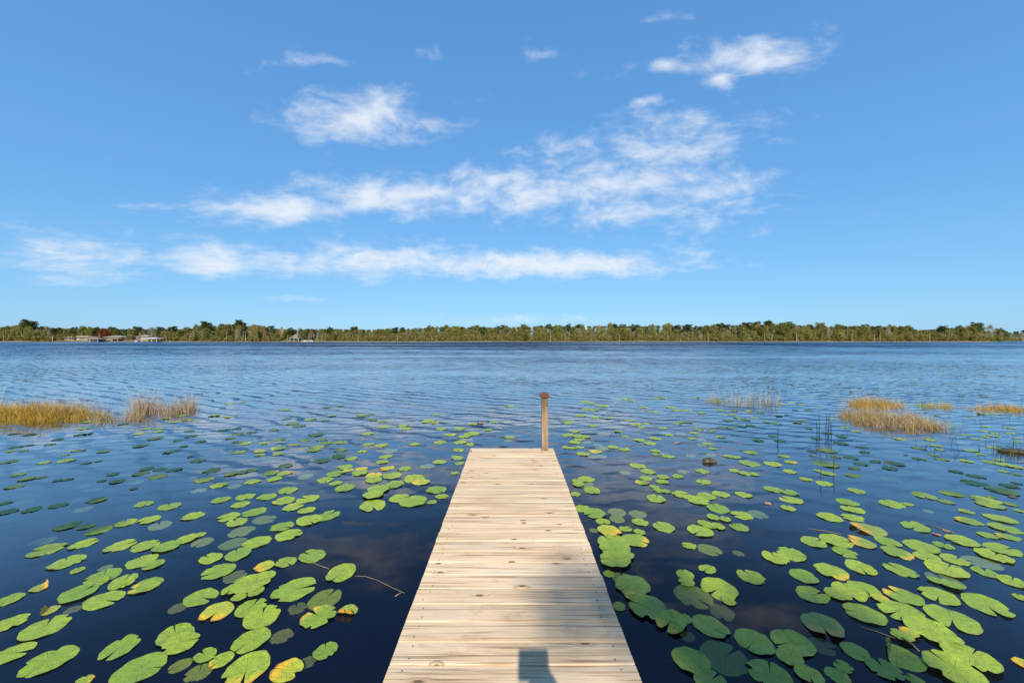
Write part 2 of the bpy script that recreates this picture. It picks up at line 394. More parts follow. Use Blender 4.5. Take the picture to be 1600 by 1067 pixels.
B_BROWN = mat_blade('grass_brown', (0.40, 0.27, 0.10), (0.28, 0.20, 0.08), (0.56, 0.43, 0.23))
B_GREEN = mat_blade('grass_green', (0.20, 0.24, 0.04), (0.30, 0.28, 0.05), (0.42, 0.36, 0.10))
B_DARK = mat_blade('reed_dark', (0.045, 0.05, 0.02), (0.07, 0.06, 0.03), (0.10, 0.08, 0.05))

def mat_leaf(name, c0, c1, c2=None):
    m, t, out = material(name)
    pos = t.n('ShaderNodeNewGeometry').outputs['Position']
    r = t.n('ShaderNodeObjectInfo').outputs['Random']
    n = t.noise(pos, 0.35, 4, 0.65)
    col = t.mix(t.rng(n, 0.32, 0.68), c0, c1)
    if c2: col = t.mix(t.rng(t.noise(pos, 0.9, 2), 0.55, 0.75, 0.0, 0.7), col, c2)
    f = t.rng(r, 0.0, 1.0, 0.72, 1.30, smooth=False)
    col = t.vmath('MULTIPLY', col, t.comb(f, f, f))
    b = t.n('ShaderNodeBsdfDiffuse'); t.put(b.inputs[0], col)
    tl = t.n('ShaderNodeBsdfTranslucent'); t.put(tl.inputs[0], col)
    mx = t.n('ShaderNodeMixShader'); mx.inputs[0].default_value = 0.25
    t.t.links.new(b.outputs[0], mx.inputs[1]); t.t.links.new(tl.outputs[0], mx.inputs[2]); t.t.links.new(mx.outputs[0], out.inputs[0])
    return m
L_PINE = mat_leaf('pine_needles', (0.040, 0.062, 0.020), (0.075, 0.100, 0.030))
L_OAK = mat_leaf('broad_leaves', (0.095, 0.105, 0.026), (0.18, 0.17, 0.042), (0.26, 0.22, 0.075))
L_OLIVE = mat_leaf('olive_leaves', (0.15, 0.135, 0.038), (0.24, 0.205, 0.062), (0.32, 0.27, 0.11))
L_GREY = mat_leaf('bare_twigs', (0.20, 0.175, 0.115), (0.27, 0.235, 0.16), (0.15, 0.145, 0.07))
L_RUST = mat_leaf('rusty_needles', (0.36, 0.19, 0.09), (0.29, 0.18, 0.09), (0.20, 0.16, 0.06))
L_RED = mat_leaf('red_leaves', (0.26, 0.075, 0.03), (0.19, 0.055, 0.025))
L_SHRUB = mat_leaf('shore_shrub', (0.15, 0.135, 0.035), (0.24, 0.195, 0.065), (0.09, 0.09, 0.025))
M_BARK = flat_mat('bark_pale', (0.25, 0.215, 0.155), 0.9, 0.3, 1.5)
M_BARKD = flat_mat('bark_brown', (0.16, 0.12, 0.09), 0.9, 0.3, 1.5)

# ------------------------------------------------------------------ the setting: ground, water
def shore_y(x):
    """far waterline"""
    return 300 + 6*math.sin(x*0.012) + 3*math.sin(x*0.041+1) + (0.75*max(0, x-365) if x > 365 else 0) - (0.06*max(0, -x-200))
def ground_h(x, y):
    s = shore_y(x)
    if y > s - 25:
        d = y - s
        if d < 0: return max(-1.6, 0.10*d)
        return min(0.10*d, 1.3) + 0.15*math.sin(x*0.05+y*0.03)
    if y < -4:
        d = -4 - y
        return min(-1.6 + d*0.35, 0.7 + 0.05*math.sin(x*0.3))
    return -1.6
def ground():
    xs = [-6000,-3000,-1500,-900] + list(range(-600,601,12)) + [900,1500,3000,6000]
    ys = [-4000,-1500,-600,-200,-80,-40,-20,-14,-11,-9.5,-8,-6,-4,0,20,80,160,230,260] + [270+2*i for i in range(40)] + [355,365,380,400,430,460,500,560,620,700,900,1400,2500,5000]
    vs = [(x, y, ground_h(x, y)) for y in ys for x in xs]; nx = len(xs)
    fs = [(j*nx+i, j*nx+i+1, (j+1)*nx+i+1, (j+1)*nx+i) for j in range(len(ys)-1) for i in range(nx-1)]
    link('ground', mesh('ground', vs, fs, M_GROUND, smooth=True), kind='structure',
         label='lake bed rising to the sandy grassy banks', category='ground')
ground()
ws = [-2500,-600,-100,-20,20,100,600,2500]; wy = [-12,0,20,60,150,330,700]
link('lake_water', mesh('lake_water', [(x,y,0) for y in wy for x in ws],
     [(j*8+i, j*8+i+1, (j+1)*8+i+1, (j+1)*8+i) for j in range(len(wy)-1) for i in range(7)], M_WATER), kind='structure',
     label='rippled dark blue lake reflecting the sky', category='water')

# ------------------------------------------------------------------ dock
dock = link('dock', None, label='weathered plank dock running straight out over the lily pads', category='dock')
DW, PITCH, PT = 0.61, 0.1465, 0.038
END = F_PX * (HW - DECK) / (699.5 - HORIZON)      # far end of the deck
POST = ((851.5-800)*5.58/F_PX, 5.595)
plank_meshes = []
for k in range(5):
    m = MB(); L = 2*DW; nx = 8; hw = (PITCH-0.005)/2
    # slightly cupped, worn board with softened edges
    prof = [(-hw, -PT), (-hw, -0.005), (-hw+0.004, -0.0008), (-hw*0.45, 0.0004*k-0.0006), (hw*0.4, 0.0003), (hw-0.004, -0.0008), (hw, -0.005), (hw, -PT)]
    vs = []; a = rnd.uniform(-0.002, 0.002)
    for i in range(nx+1):
        u = i/nx
        for (py, pz) in prof:
            vs.append((-L/2 + L*u, py + a*math.sin(3*u), pz + 0.0009*math.sin(5*u+k)))
    n = len(prof); fs = []
    for i in range(nx):
        for j in range(n):
            j2 = (j+1) % n
            fs.append((i*n+j2, i*n+j, (i+1)*n+j, (i+1)*n+j2))
    fs += [tuple(range(n)), tuple(reversed(range(nx*n, nx*n+n)))]
    plank_meshes.append(mesh('plank', vs, fs, M_DECK))
n_planks = 54
m_ = MB(); m_.tube([(0, 0, -0.004), (0, 0, 0.0006)], 0.0045, 8)
SCREW = mesh('screw', m_.v, m_.f, flat_mat('screw_head', (0.10, 0.075, 0.06), 0.6, 0.2, 50))
for i in range(n_planks):
    yc = END - PITCH*(i+0.5)
    if i == 0:
        gap = 0.048                                   # the end board is cut round the post
        for x0, x1 in ((-DW, POST[0]-gap), (POST[0]+gap, DW)):
            link('plank', plank_meshes[0], dock, ((x0+x1)/2, yc, DECK-0.004), (0,0,0), ((x1-x0)/(2*DW), 1, 1))
        continue
    pl = link('plank', plank_meshes[rnd.randrange(5)], dock,
         (rnd.gauss(0, 0.0016), yc, DECK + rnd.gauss(0, 0.0010)), (rnd.gauss(0, 0.004), 0, rnd.gauss(0, 0.0008) + (math.pi if rnd.random() < .5 else 0)),
         (1 + rnd.gauss(0, 0.0016), 1, 1))
    for sx in (-0.53, 0.53):
        for sy_ in (-0.04, 0.04):
            link('screw', SCREW, pl, (sx + rnd.gauss(0, .006), sy_ + rnd.gauss(0, .004), 0.0006))
for x in (-0.53, 0.0, 0.53):
    m = MB(); m.box(x-0.019, x+0.019, END-PITCH*n_planks, END-0.16, DECK-PT-0.145, DECK-PT-0.004, 0.003); m.build('stringer', M_UNDER, dock)
for y in (END-0.35, END-2.6, END-4.9, END-7.2):
    for s in (-1, 1):
        m = MB(); m.tube([(s*0.46, y, -1.7), (s*0.46, y, DECK-PT-0.006)], 0.06, 10); m.build('piling', M_UNDER, dock, smooth=True)
m = MB(); w = 0.0445
m.box(-w, w, -w, w, -0.42, 0.79, 0.004)
post = m.build('post', M_POST, dock, loc=(POST[0], POST[1], DECK), label='upright square post with a reddish brown cap')
post.rotation_euler = (0, math.radians(-0.5), 0)
m = MB(); c = 0.068
m.box(-c, c, -c, c, 0.775, 0.818, 0.004)
m.add([(-c*.95,-c*.95,0.8185),(c*.95,-c*.95,0.8185),(c*.95,c*.95,0.8185),(-c*.95,c*.95,0.8185),(-.018,-.018,0.848),(.018,-.018,0.848),(.018,.018,0.848),(-.018,.018,0.848)],
      [(0,1,5,4),(1,2,6,5),(2,3,7,6),(3,0,4,7),(4,5,6,7),(3,2,1,0)])
m.build('post_cap', M_CAP, post)
m = MB(); m.tube([(-0.587, 0, 0.0), (-0.587, 0, 0.012)], 0.012, 8); m.box(-0.595,-0.579,-0.03,0.03,0.001,0.006)
m.build('cleat', flat_mat('rusty_iron', (0.06,0.04,0.03), 0.7, 0.3, 60), dock, loc=(0, END-0.19, DECK))

# ------------------------------------------------------------------ lily pads (read off the photo, set down at their real place on the water)
PAD_DATA = [
 (0,907,"430,70,270,c 100,200,350 820,140,460 1010,20,290 1265,40,290 1085,205,480 1500,75,350 510,315,260,c 760,285,200,s 120,440,440 470,490,590 130,760,540 515,840,640 1245,705,480 1453,927,600 860,1060,230"),
 (220,907,"625,180,400 395,265,230,s 790,330,390,y 1150,40,430 940,110,230 1200,130,190 1020,190,170 1150,285,350 1260,385,410 1155,625,430 1470,560,250,s 360,570,470 420,655,420 410,875,260 670,780,280 600,950,320 840,830,270,e 1105,920,530"),
 (420,907,"270,95,480 585,185,370 520,380,380,e 820,325,225,c 590,735,260 185,940,360,y 400,830,170,s 300,270,220,s"),
 (0,757,"815,155,250 1010,165,240 610,220,230 240,180,260 50,195,180 80,285,260 330,265,250 860,255,230 1500,205,240 700,435,310 900,440,200 1030,480,300 1310,400,260 1520,370,200 440,585,320 490,680,450 870,620,340 1255,640,370 1515,640,330 700,810,420 810,895,170 1100,860,160 1070,960,420 1290,1000,330 1480,800,370 1550,1040,330 980,45,210"),
 (220,757,"300,230,270 545,330,260 90,370,260 200,420,300 265,655,330 480,570,260 600,530,170 640,595,260 910,340,260 1180,290,260 1000,395,260 1290,360,270 1050,485,300 960,610,310 1210,605,310 730,770,280 1015,730,310 810,905,370 980,940,270,s 1285,855,230,y 1510,810,240 1280,960,260 1080,1020,300 130,840,260 1470,440,260 1545,525,290 1490,170,250,e 1310,130,220 1090,130,220 840,160,220 1040,210,210"),
 (440,757,"275,150,240 120,235,230 260,270,190 480,325,270 290,375,290 660,40,210 950,220,310 955,120,220 1010,55,230 1170,10,190 1240,145,240 1370,180,290 1565,185,100 320,745,300 620,920,350"),
 (560,620,"810,970,220 870,1040,140 575,850,240 650,890,190,y 715,720,155 845,680,145 1040,555,130 1030,635,140 1050,695,100 1005,795,90 480,750,150 300,745,160,y 380,910,200 350,820,210 160,870,190 160,820,190,y 30,790,150 210,965,230 155,1025,220 250,680,140 285,625,145 335,555,165 45,570,120 110,495,120 240,505,150 585,495,120 850,475,135 1160,500,100 1060,475,140 1120,440,150 1180,385,170 1100,415,130 955,395,130 870,335,120 1060,330,130 1190,285,120 1280,275,140,o 1340,345,110 1410,265,100 960,280,130 740,250,150 800,270,100 700,265,90 800,185,100 1580,420,110 1560,455,90 1580,100,110 1520,5,110 460,300,130 500,330,120 250,260,130 260,315,130 100,385,140 60,200,150 20,190,100 150,240,130 35,450,80,o"),
 (400,627,"310,85,130 745,65,110 880,50,100 650,90,90 780,155,120 870,180,110 720,205,110 570,195,160 560,240,120 320,185,120 380,235,160 450,260,140 190,300,110 630,350,170 510,405,130 690,400,120 740,435,130 880,430,140 245,400,150 90,435,120 395,455,120 490,480,130 640,475,160 600,510,160 235,490,180 40,520,140 40,560,120 230,550,130 360,555,140 880,510,150 130,615,150 690,620,180 860,580,150 990,597,150 925,685,170 835,755,200 960,720,120,y 1085,750,180 1100,705,130,y 310,670,160 160,745,180,e 300,750,170 190,810,170 515,780,170 720,820,190 830,855,140 925,900,210 335,930,220"),
 (200,627,"1060,30,110 1180,10,100 900,150,150 840,190,130 1050,165,130 1060,210,130 1250,235,150 480,215,150 630,195,120 400,180,120 560,150,120 190,290,110 310,285,120 320,315,140 110,340,140 640,310,120 1000,300,150 1130,285,110 1150,340,140 1290,325,120 280,390,180 450,365,140 660,365,150 520,410,120 1070,385,130 910,410,150 760,420,130 1140,425,140 1220,440,140 130,465,180 340,455,170 580,470,110 450,525,190 1030,520,150 1160,530,150 730,620,180 650,580,120,o 400,660,170 190,705,170 330,710,150 480,715,190 130,755,210 310,785,220 80,840,190 60,910,150,o 870,725,210 1070,760,150,e 1190,740,140 1210,780,170 1280,720,150 790,820,230 740,925,190 950,875,200 1110,880,160 1300,840,180"),
 (0,627,"940,215,200 700,290,200 880,285,170 540,330,160 300,350,180 150,340,150 830,350,140 920,340,130 600,400,150 160,480,170 300,460,130 420,430,140 520,450,140 800,455,160 930,435,130 560,475,120 110,520,160 250,515,120 820,515,170 680,560,100 780,560,120 890,550,100 1080,525,160 1190,515,120 100,630,210 460,640,170 690,620,230 900,645,130 1030,625,70 410,690,220 200,725,190 190,765,210 280,810,230 440,790,150 150,890,240 600,825,120 700,815,150 1180,760,150 860,885,190 1220,835,210 1060,830,120 1390,840,190 1450,470,150 1580,400,100 1520,290,110 1430,340,140 1280,240,140"),
 (880,747,"220,60,200 300,130,190 130,170,110 160,70,130 200,320,170 330,370,240 415,455,150 560,350,200 775,370,200 560,420,180 800,460,180 480,550,260,y 650,530,140 795,560,130 750,650,290,e 520,680,360 540,745,330 540,870,320 670,820,150 320,540,50 1045,510,250 970,215,215 950,90,110 870,50,80,o 790,45,100 1070,140,110 990,130,120 1230,170,210 1410,235,240 1490,190,210 1460,40,170 1430,550,300 1470,470,150 1310,705,160 1522,740,265 1560,400,130 1540,500,150 1040,40,130 620,1040,230 480,1000,120 1270,1010,210 1500,950,200"),
 (930,907,"390,60,380 545,290,410 250,270,120 375,170,60,y 790,450,370,e 940,400,120 1025,155,420 950,20,170 1290,90,420 1390,220,150 1320,310,280,s 1200,480,400 960,560,120,s 1000,840,410 1340,790,530 1200,1060,360"),
 (1150,907,"190,640,430 350,990,500 590,650,500 560,800,320 760,990,340 1060,1000,300 900,660,320,s 1240,740,350 1120,900,180 800,150,390 1060,150,300 1180,120,400 1330,90,380 900,470,520,b 1340,350,480 1500,190,220,y"),
 (1360,907,"340,160,450 710,160,470 1210,260,640 850,400,650 310,330,520 640,540,640 1040,820,660 870,950,720 330,600,270 400,560,150,y 290,790,590,f 150,930,420 470,1045,220 860,60,290 680,10,180 1600,870,120,y 1570,180,140"),
 (1110,767,"110,35,190 20,70,90 345,40,190 80,185,265 325,255,240 495,240,240 30,280,140 155,300,140 75,375,160 300,380,215 840,95,260 810,180,190 600,135,110,o 1240,275,290 1480,195,270 1480,280,260 1430,120,260 1640,400,400,b 1075,535,300 1310,520,390 1400,640,290 1575,540,320,b 675,700,300 840,660,340 290,635,120,s 420,895,310 970,890,320 1260,840,390,e 1565,800,370"),
 (1360,767,"225,140,300 390,140,150 600,205,110 470,375,370 690,455,110,o 800,420,120,o 180,530,310 280,645,370 530,580,410 760,570,240 950,520,420 590,690,350 310,825,390 790,820,520 770,920,420 1160,740,460 1290,680,470 1370,610,480 880,720,350 1200,850,330 1480,950,380 1230,465,260 1430,480,300 1020,315,330 1000,215,190 1400,390,400 1350,290,380 850,30,280 1200,95,350 1250,150,340 560,50,300 790,115,190 1460,140,180 1560,210,140 1260,65,150 1480,65,180,o 1400,15,330"),
 (880,617,"50,260,150 40,290,130 120,380,120 150,430,130 40,420,120 240,440,100 170,465,120 240,490,110 120,495,130 360,515,100 400,550,150 520,545,130 640,570,135 180,545,90 100,555,90 30,550,90 210,615,150,e 335,590,140,y 310,640,110 400,635,130 430,400,150 570,380,100 645,435,75 790,470,140 900,505,140,e 960,455,130 1190,500,110,o 960,585,120 970,620,90 1040,605,90 1095,640,140 775,740,175 645,805,120 885,800,160 860,870,140 930,850,100 1040,855,140 1020,905,130 820,915,150,e 1250,795,130 1195,850,140 1450,795,160 240,880,180 150,900,120 1410,360,110 1060,395,130 1220,400,130 1100,420,100 1370,400,110 1340,455,100 1440,460,90 1040,345,100 760,305,130 690,265,110 640,275,90 820,340,100 870,300,90 450,290,110 480,240,90 400,260,120 310,320,110 260,215,140 340,235,120 180,215,130 430,120,110 380,115,100 330,160,110 250,150,120 480,150,100 220,70,120 290,85,110 560,40,120 650,45,110 710,60,80 840,130,100 850,165,100,o 1000,165,120 960,180,100 1120,130,130 1180,160,110 1290,165,110 1030,30,120 970,40,100 1380,30,90 1440,190,110 1240,285,110 1190,300,100 1310,290,90 1550,370,100 1500,510,110 1440,520,100 1330,630,110 1540,620,120 1560,560,100"),
 (1120,617,"580,430,110 660,480,140 430,475,140 870,505,160 350,600,160 200,650,110 120,640,130 340,715,230 580,720,210 180,790,130 300,820,160 390,830,110 770,700,150 760,800,160 700,640,140 930,880,150 1120,925,200 1140,720,310 1140,580,230,y 990,590,110,b 1000,635,90 1400,610,200 1540,600,120 1290,505,180 1300,435,150 1510,545,140 1150,400,130 870,345,140 960,350,100 1040,455,130 1150,820,180 1050,790,120 1420,840,180 1430,765,140 1500,720,160 1450,1000,200 580,985,210 760,1020,200 1400,655,180 1240,645,120 40,440,120 150,455,120 50,340,110 140,345,100 260,330,110 350,320,110 60,200,110 150,210,100 220,240,110 120,270,130 300,260,120 390,240,90 520,285,110 620,295,110 640,220,100 730,210,90,o 450,180,100 330,170,100 40,160,100 180,170,90 840,290,110 900,270,100 820,160,90 700,180,90 780,80,110 880,100,110 960,160,100 1050,115,80 620,90,90 700,105,100 1180,255,100 1240,240,110 1330,340,100 1450,380,130 1550,390,110"),
 (1360,617,"300,460,150 190,575,220 370,630,90,o 510,665,170 50,695,140 250,715,240,b 200,765,200 590,825,280 220,875,260 760,770,240 890,800,170 1100,850,220 1080,920,310 1370,1000,400 1450,950,240 500,555,180 620,470,160 690,530,150 720,570,120 660,630,130 740,670,170 960,500,180 900,680,150 1000,690,170 1050,580,180 1250,545,140 1330,560,120 1150,620,130 1250,700,200 1400,730,220 1500,750,200 1220,775,160 1390,800,150 1340,680,140 1530,830,130 1520,920,150 1540,490,140 1570,700,90,o 1290,430,150 1200,440,130 1100,460,120 1180,380,130 1290,400,120 1450,400,130 1530,450,110 1080,350,120 1200,330,120 1420,340,120 1480,350,110 1000,420,120 860,330,100 950,180,130 1050,190,120 1180,200,160 1300,200,140 1030,230,110 700,220,100 820,280,100"),
]
def pad_mesh(seed, fold=0.0, slit=0.13, lift=0.0, bites=0):
    """round leaf of radius 1 with a slit from rim to middle, rim a little wavy; fold turns one side up"""
    r = random.Random(seed); na, rings = 42, (0.0, 0.3, 0.6, 0.85, 1.0)
    ph = [r.uniform(0, 6.28) for _ in range(6)]
    bt = [(r.uniform(0.8, 5.5), r.uniform(0.08, 0.22), r.uniform(0.12, 0.35)) for _ in range(bites)]     # torn and eaten places on the rim
    sq = r.uniform(0.88, 1.0)
    vs = []; uv = []
    for ri, q in enumerate(rings):
        for i in range(na+1):
            u = i/na
            g = slit * (0.15 + 0.85*q)
            a = g + u*(2*math.pi - 2*g)
            rr = q*(1 + 0.035*math.sin(2*a+ph[0]) + 0.022*math.sin(5*a+ph[1]) + (0.014*math.sin(11*a+ph[2]) if ri == 4 else 0))
            if ri >= 3:                                            # rounded lobes at the slit
                e = min(u, 1-u)*na
                if e < 2.0: rr *= 1 - 0.07*(2.0-e)/2.0*(1 if ri == 4 else 0.4)
            if ri >= 3:
                for b0, bw, bd in bt:
                    if abs(a-b0) < bw: rr = min(rr, q*(1 - bd*(1-((a-b0)/bw)**2)))
            x, y = rr*math.cos(a), rr*math.sin(a)*sq
            z = 0.012*q*q + q*q*(0.022*math.sin(2*a+ph[3]) + 0.022*math.sin(3*a+ph[4])) + (0.018*q**4*math.sin(7*a+ph[5]))
            uv.append((0.5+0.5*x, 0.5+0.5*y))
            if lift: z += lift*max(0, x-0.2)**2
            if fold:
                k = 0.25
                if x > k:
                    d = x-k; th = min(fold, d*fold*2.2); x = k + d*math.cos(th); z += d*math.sin(th)
            vs.append((x, y, z))
    n1 = na+1; fs = []
    for ri in range(len(rings)-1):
        for i in range(na):
            a, b, c, d = ri*n1+i, ri*n1+i+1, (ri+1)*n1+i+1, (ri+1)*n1+i
            fs.append((a, d, c) if ri == 0 else (a, d, c, b))
    return mesh('lily_pad', vs, fs, PADM['g'], uv, smooth=True)
PAD_MESH = [pad_mesh(100+k, 0, [0.035, 0.07, 0.05, 0.17, 0.30, 0.10, 0.04, 0.22, 0.06, 0.12][k], [0, 0, 0.05, 0, 0, 0.08, 0, 0, 0.03, 0][k]) for k in range(10)] + [pad_mesh(400+k, 0, rnd.choice((0.03, 0.06, 0.12, 0.2)), 0, 1+k % 3) for k in range(9)]
PAD_FOLD = [pad_mesh(200+k, [1.5, 2.2, 1.1][k], 0.12) for k in range(3)]
PAD_CURL = [pad_mesh(300+k, 0, 0.16, [0.35, 0.22][k]) for k in range(2)]

def parse_pads():
    res = []
    for ox, oy, txt in PAD_DATA:
        for tok in txt.split():
            p = tok.split(','); cx, cy, w = float(p[0]), float(p[1]), float(p[2]); ty = p[3] if len(p) > 3 else 'g'
            res.append((ox + cx/6.6667, oy + cy/6.6667, w/6.6667, ty))
    return res
pads = []
for (px_, py_, w, ty) in parse_pads():
    X, Y = gp(px_, py_)
    r = 0.5*w*Y/F_PX/math.hypot(1, X/Y)
    if Y > 9: r *= 0.95
    r = min(max(r, 0.05), 0.26)
    if abs(X) < DW + 0.02 and Y < END + 0.1: continue
    pads.append(dict(px=px_, py=py_, w=w, ty=ty, X=X, Y=Y, r=r))
pads.sort(key=lambda p: -p['Y'])
for i, p in enumerate(pads):                       # overlapping leaves lie one on another
    lv = 0
    for q in pads[max(0, i-140):i]:
        if q['ty'] != 's' and math.hypot(p['X']-q['X'], p['Y']-q['Y']) < 0.92*(p['r']+q['r']): lv = max(lv, q['lv']+1)
    p['lv'] = min(lv, 6)
    p['rot'] = rnd.uniform(0, 2*math.pi)
    ty = p['ty']
    if ty in 'cf': p['me'] = PAD_FOLD[rnd.randrange(3)]
    elif ty == 'b': p['me'] = PAD_CURL[rnd.randrange(2)]
    elif ty == 'o': p['me'] = PAD_CURL[rnd.randrange(2)]; p['r'] *= 0.7
    else: p['me'] = PAD_MESH[rnd.randrange(len(PAD_MESH))]
    if ty == 'g' and p['Y'] > 6 and rnd.random() < 0.10: p['me'] = PAD_CURL[rnd.randrange(2)]
    p['mat'] = PADM['g'] if ty == 'f' else PADM[ty]
    if ty == 'g' and rnd.random() < 0.05: p['mat'] = PADM['e']; p['ty'] = 'e'
    u_ = rnd.random()
    wet = ty == 'g' and ((p['px'] < 420 and p['py'] < 900 and u_ < 0.32) or (p['py'] < 760 and u_ < 0.16) or (880 < p['px'] < 1030 and u_ < 0.3) or u_ < 0.07)
    p['z'] = (-0.012 if ty == 's' else (-0.004 if wet else 0.005 + 0.0035*p['lv']))
    p['wet'] = wet
    if wet: p['ty'] = 'g'; p['mat'] = PADM['g']
    if wet: p['me'] = PAD_MESH[rnd.randrange(len(PAD_MESH))]
    tl = 0.006 if ty == 's' else 0.010 + 0.004*p['lv']
    p['tilt'] = (rnd.gauss(0, tl), rnd.gauss(0, tl))
    if ty == 'f': p['rot'] = math.radians(140)
pads_big = sorted(pads, key=lambda p: -p['w'])[:300]
ids = set(id(p) for p in pads_big)

# labels: what a leaf looks like, and where it lies by things one can find
LAND = [(190,1013,None,'bottom left corner'),(75,955,'curled orange and yellow lily pad sticking up among dull green ones','curled orange pad'),
 (338,957,'green lily pad with a bright orange edge, below the submerged pads','orange-edged pad'),(412,885,'small round yellow lily pad with a fringed brown rim','small fringed yellow pad'),
 (448,1045,'speckled yellow lily pad with dark torn rim near the bottom edge','speckled yellow pad'),(533,895,'notched green lily pad trailing a thin stem towards the dock','pad with the trailing stem'),
 (498,964,'green lily pad with a folded yellow margin beside a tiny folded leaf','pad with folded yellow margin'),(657,753,'orange-tipped lily pad between two green ones left of the dock','orange-tipped pad'),
 (584,742,'yellow lily pad in the middle of the bright patch left of the dock','yellow pad of the bright patch'),(733,703,None,"dock's far left corner"),
 (851,700,None,'dock post'),(951,830,'yellow spotted lily pad close to the right edge of the dock','spotted yellow pad by the dock'),
 (1285,978,'curled lily pad with brown and golden margins on dark open water','brown-gold curled pad'),(1403,1025,'large folded lily pad showing its pale yellow underside','large folded pad'),
 (1366,836,None,'orange withered leaves'),(1465,832,'withered salmon coloured lily pad lying in the right-hand raft','withered salmon pad'),
 (1200,787,'small withered orange leaf alone on open water','lone orange leaf'),(1398,725,'dark brown upturned lily pad below the brown grass clump','upturned brown pad'),
 (1291,704,'bright yellow half-sunk lily pad by the dark reeds','yellow pad by the dark reeds'),(1300,680,None,'dark reeds'),(1400,660,None,'brown grass clump'),
 (1110,722,None,'dark floating driftwood'),(80,640,None,'golden grass bank'),(280,630,None,'grey reed tufts'),(1180,620,None,'thin pink reeds'),
 (210,763,'pale withered pad standing up from the water on the left','pale upright pad'),(1560,640,None,'far right grass tuft'),(1590,1050,None,'bottom right corner'),
 (1585,705,None,'mossy log'),(925,705,'golden lily pad in a trio just right of the dock post','golden trio pad'),(1005,755,'orange tinged lily pad among small green ones right of the dock','orange tinged pad'),
 (443,782,'green lily pad with a rosy left tip at the middle of the left raft','rosy-tipped pad'),(1320,895,'green lily pad ending in a yellow tip above the big raft','yellow-tipped pad'),
 (1048,980,'mottled yellow green lily pad touching a larger green one by the dock','mottled pad by the dock'),(1540,830,None,'dark far right raft'),
 (560,690,None,'pink withered leaf'),(330,800,None,'ripple-covered sunken pads'),(20,800,None,'left edge of the photo'),(1130,800,None,'short chain of pads right of the dock')]
ORD = ['nearest','second nearest','third nearest','fourth nearest','fifth nearest','sixth nearest','seventh nearest','eighth nearest','ninth nearest','tenth nearest','eleventh nearest','twelfth nearest']
def label_pads():
    used = set()
    for lx, ly, lab, ph in LAND:
        if not lab: continue
        c = min((p for p in pads_big if 'label' not in p), key=lambda p: math.hypot(p['px']-lx, (p['py']-ly)*1.5) + (0 if p['ty'] != 'g' else 25))
        c['label'] = lab; c['land'] = True
    buckets = {}
    for p in pads_big:
        if 'label' in p: continue
        L = min(LAND, key=lambda l: math.hypot(p['px']-l[0], (p['py']-l[1])*1.6))
        dx, dy = p['px']-L[0], (p['py']-L[1])*1.6
        d = ('right of' if dx > 0 else 'left of') if abs(dx) > abs(dy) else ('below' if dy > 0 else 'above')
        look = {'g': 'green', 'e': 'yellow-edged green', 'y': 'yellow', 'b': 'brown-edged', 'o': 'withered orange', 's': 'sunken olive', 'c': 'folded green', 'f': 'folded green'}[p['ty']]
        if p['wet']: look = 'dull half-sunk green'
        size = 'broad ' if p['r'] > 0.17 else ('small ' if p['r'] < 0.105 else '')
        buckets.setdefault((size+look, d, L[3]), []).append((math.hypot(dx, dy), p))
    for (look, d, ph), lst in buckets.items():
        lst.sort(key=lambda e: e[0])
        for k, (_, p) in enumerate(lst):
            p['label'] = ('%s lily pad %s the %s' % (look, d, ph)) if len(lst) == 1 else ('%s lily pad, %s %s the %s' % (look, ORD[min(k, 11)], d, ph))
label_pads()
for p in pads_big:
    o = link('lily_pad', p['me'], None, (p['X'], p['Y'], p['z']), (p['tilt'][0]*(0.15 if p['wet'] else 1), p['tilt'][1]*(0.15 if p['wet'] else 1), p['rot']), (p['r'], p['r'], p['r']*(0.2 if p['wet'] else 1)),
             label=p['label'], category='lily pad', group='lily pads floating round the dock')
    o.material_slots[0].link = 'OBJECT'; o.material_slots[0].material = p['mat']
def joined_pads(lst):
    keys = ['g','e','y','b','o','s']; mats = [PADM[k] for k in keys]
    V, Fc, UV, MI = [], [], [], []
    cache = {}
    for p in lst:
        me = p['me']
        if me.name not in cache:
            co = np.empty(len(me.vertices)*3); me.vertices.foreach_get('co', co); co = co.reshape(-1, 3)
            uvv = np.zeros((len(me.vertices), 2))
            for l, d in zip(me.loops, me.uv_layers[0].data): uvv[l.vertex_index] = d.uv
            cache[me.name] = (co, uvv, [tuple(f.vertices) for f in me.polygons])
        co, uvv, fs = cache[me.name]
        c, s = math.cos(p['rot']), math.sin(p['rot'])
        P = co*p['r']; Q = np.empty_like(P)
        Q[:,0] = c*P[:,0]-s*P[:,1]+p['X']; Q[:,1] = s*P[:,0]+c*P[:,1]+p['Y']; Q[:,2] = P[:,2]*(0.2 if p['wet'] else 1)+p['z']+(0 if p['wet'] else 0.01*P[:,0])
        b = len(V); V += [tuple(q) for q in Q]; UV += [tuple(u) for u in uvv]
        Fc += [tuple(b+i for i in f) for f in fs]; MI += [mats.index(p['mat'])]*len(fs)
    me = mesh('lily_pads', V, Fc, mats, UV, smooth=True)
    me.polygons.foreach_set('material_index', MI)
    link('lily_pads', me, None, kind='stuff', label='scatter of small far lily pads out on the rippled water', category='lily pads')
joined_pads([p for p in pads if id(p) not in ids])

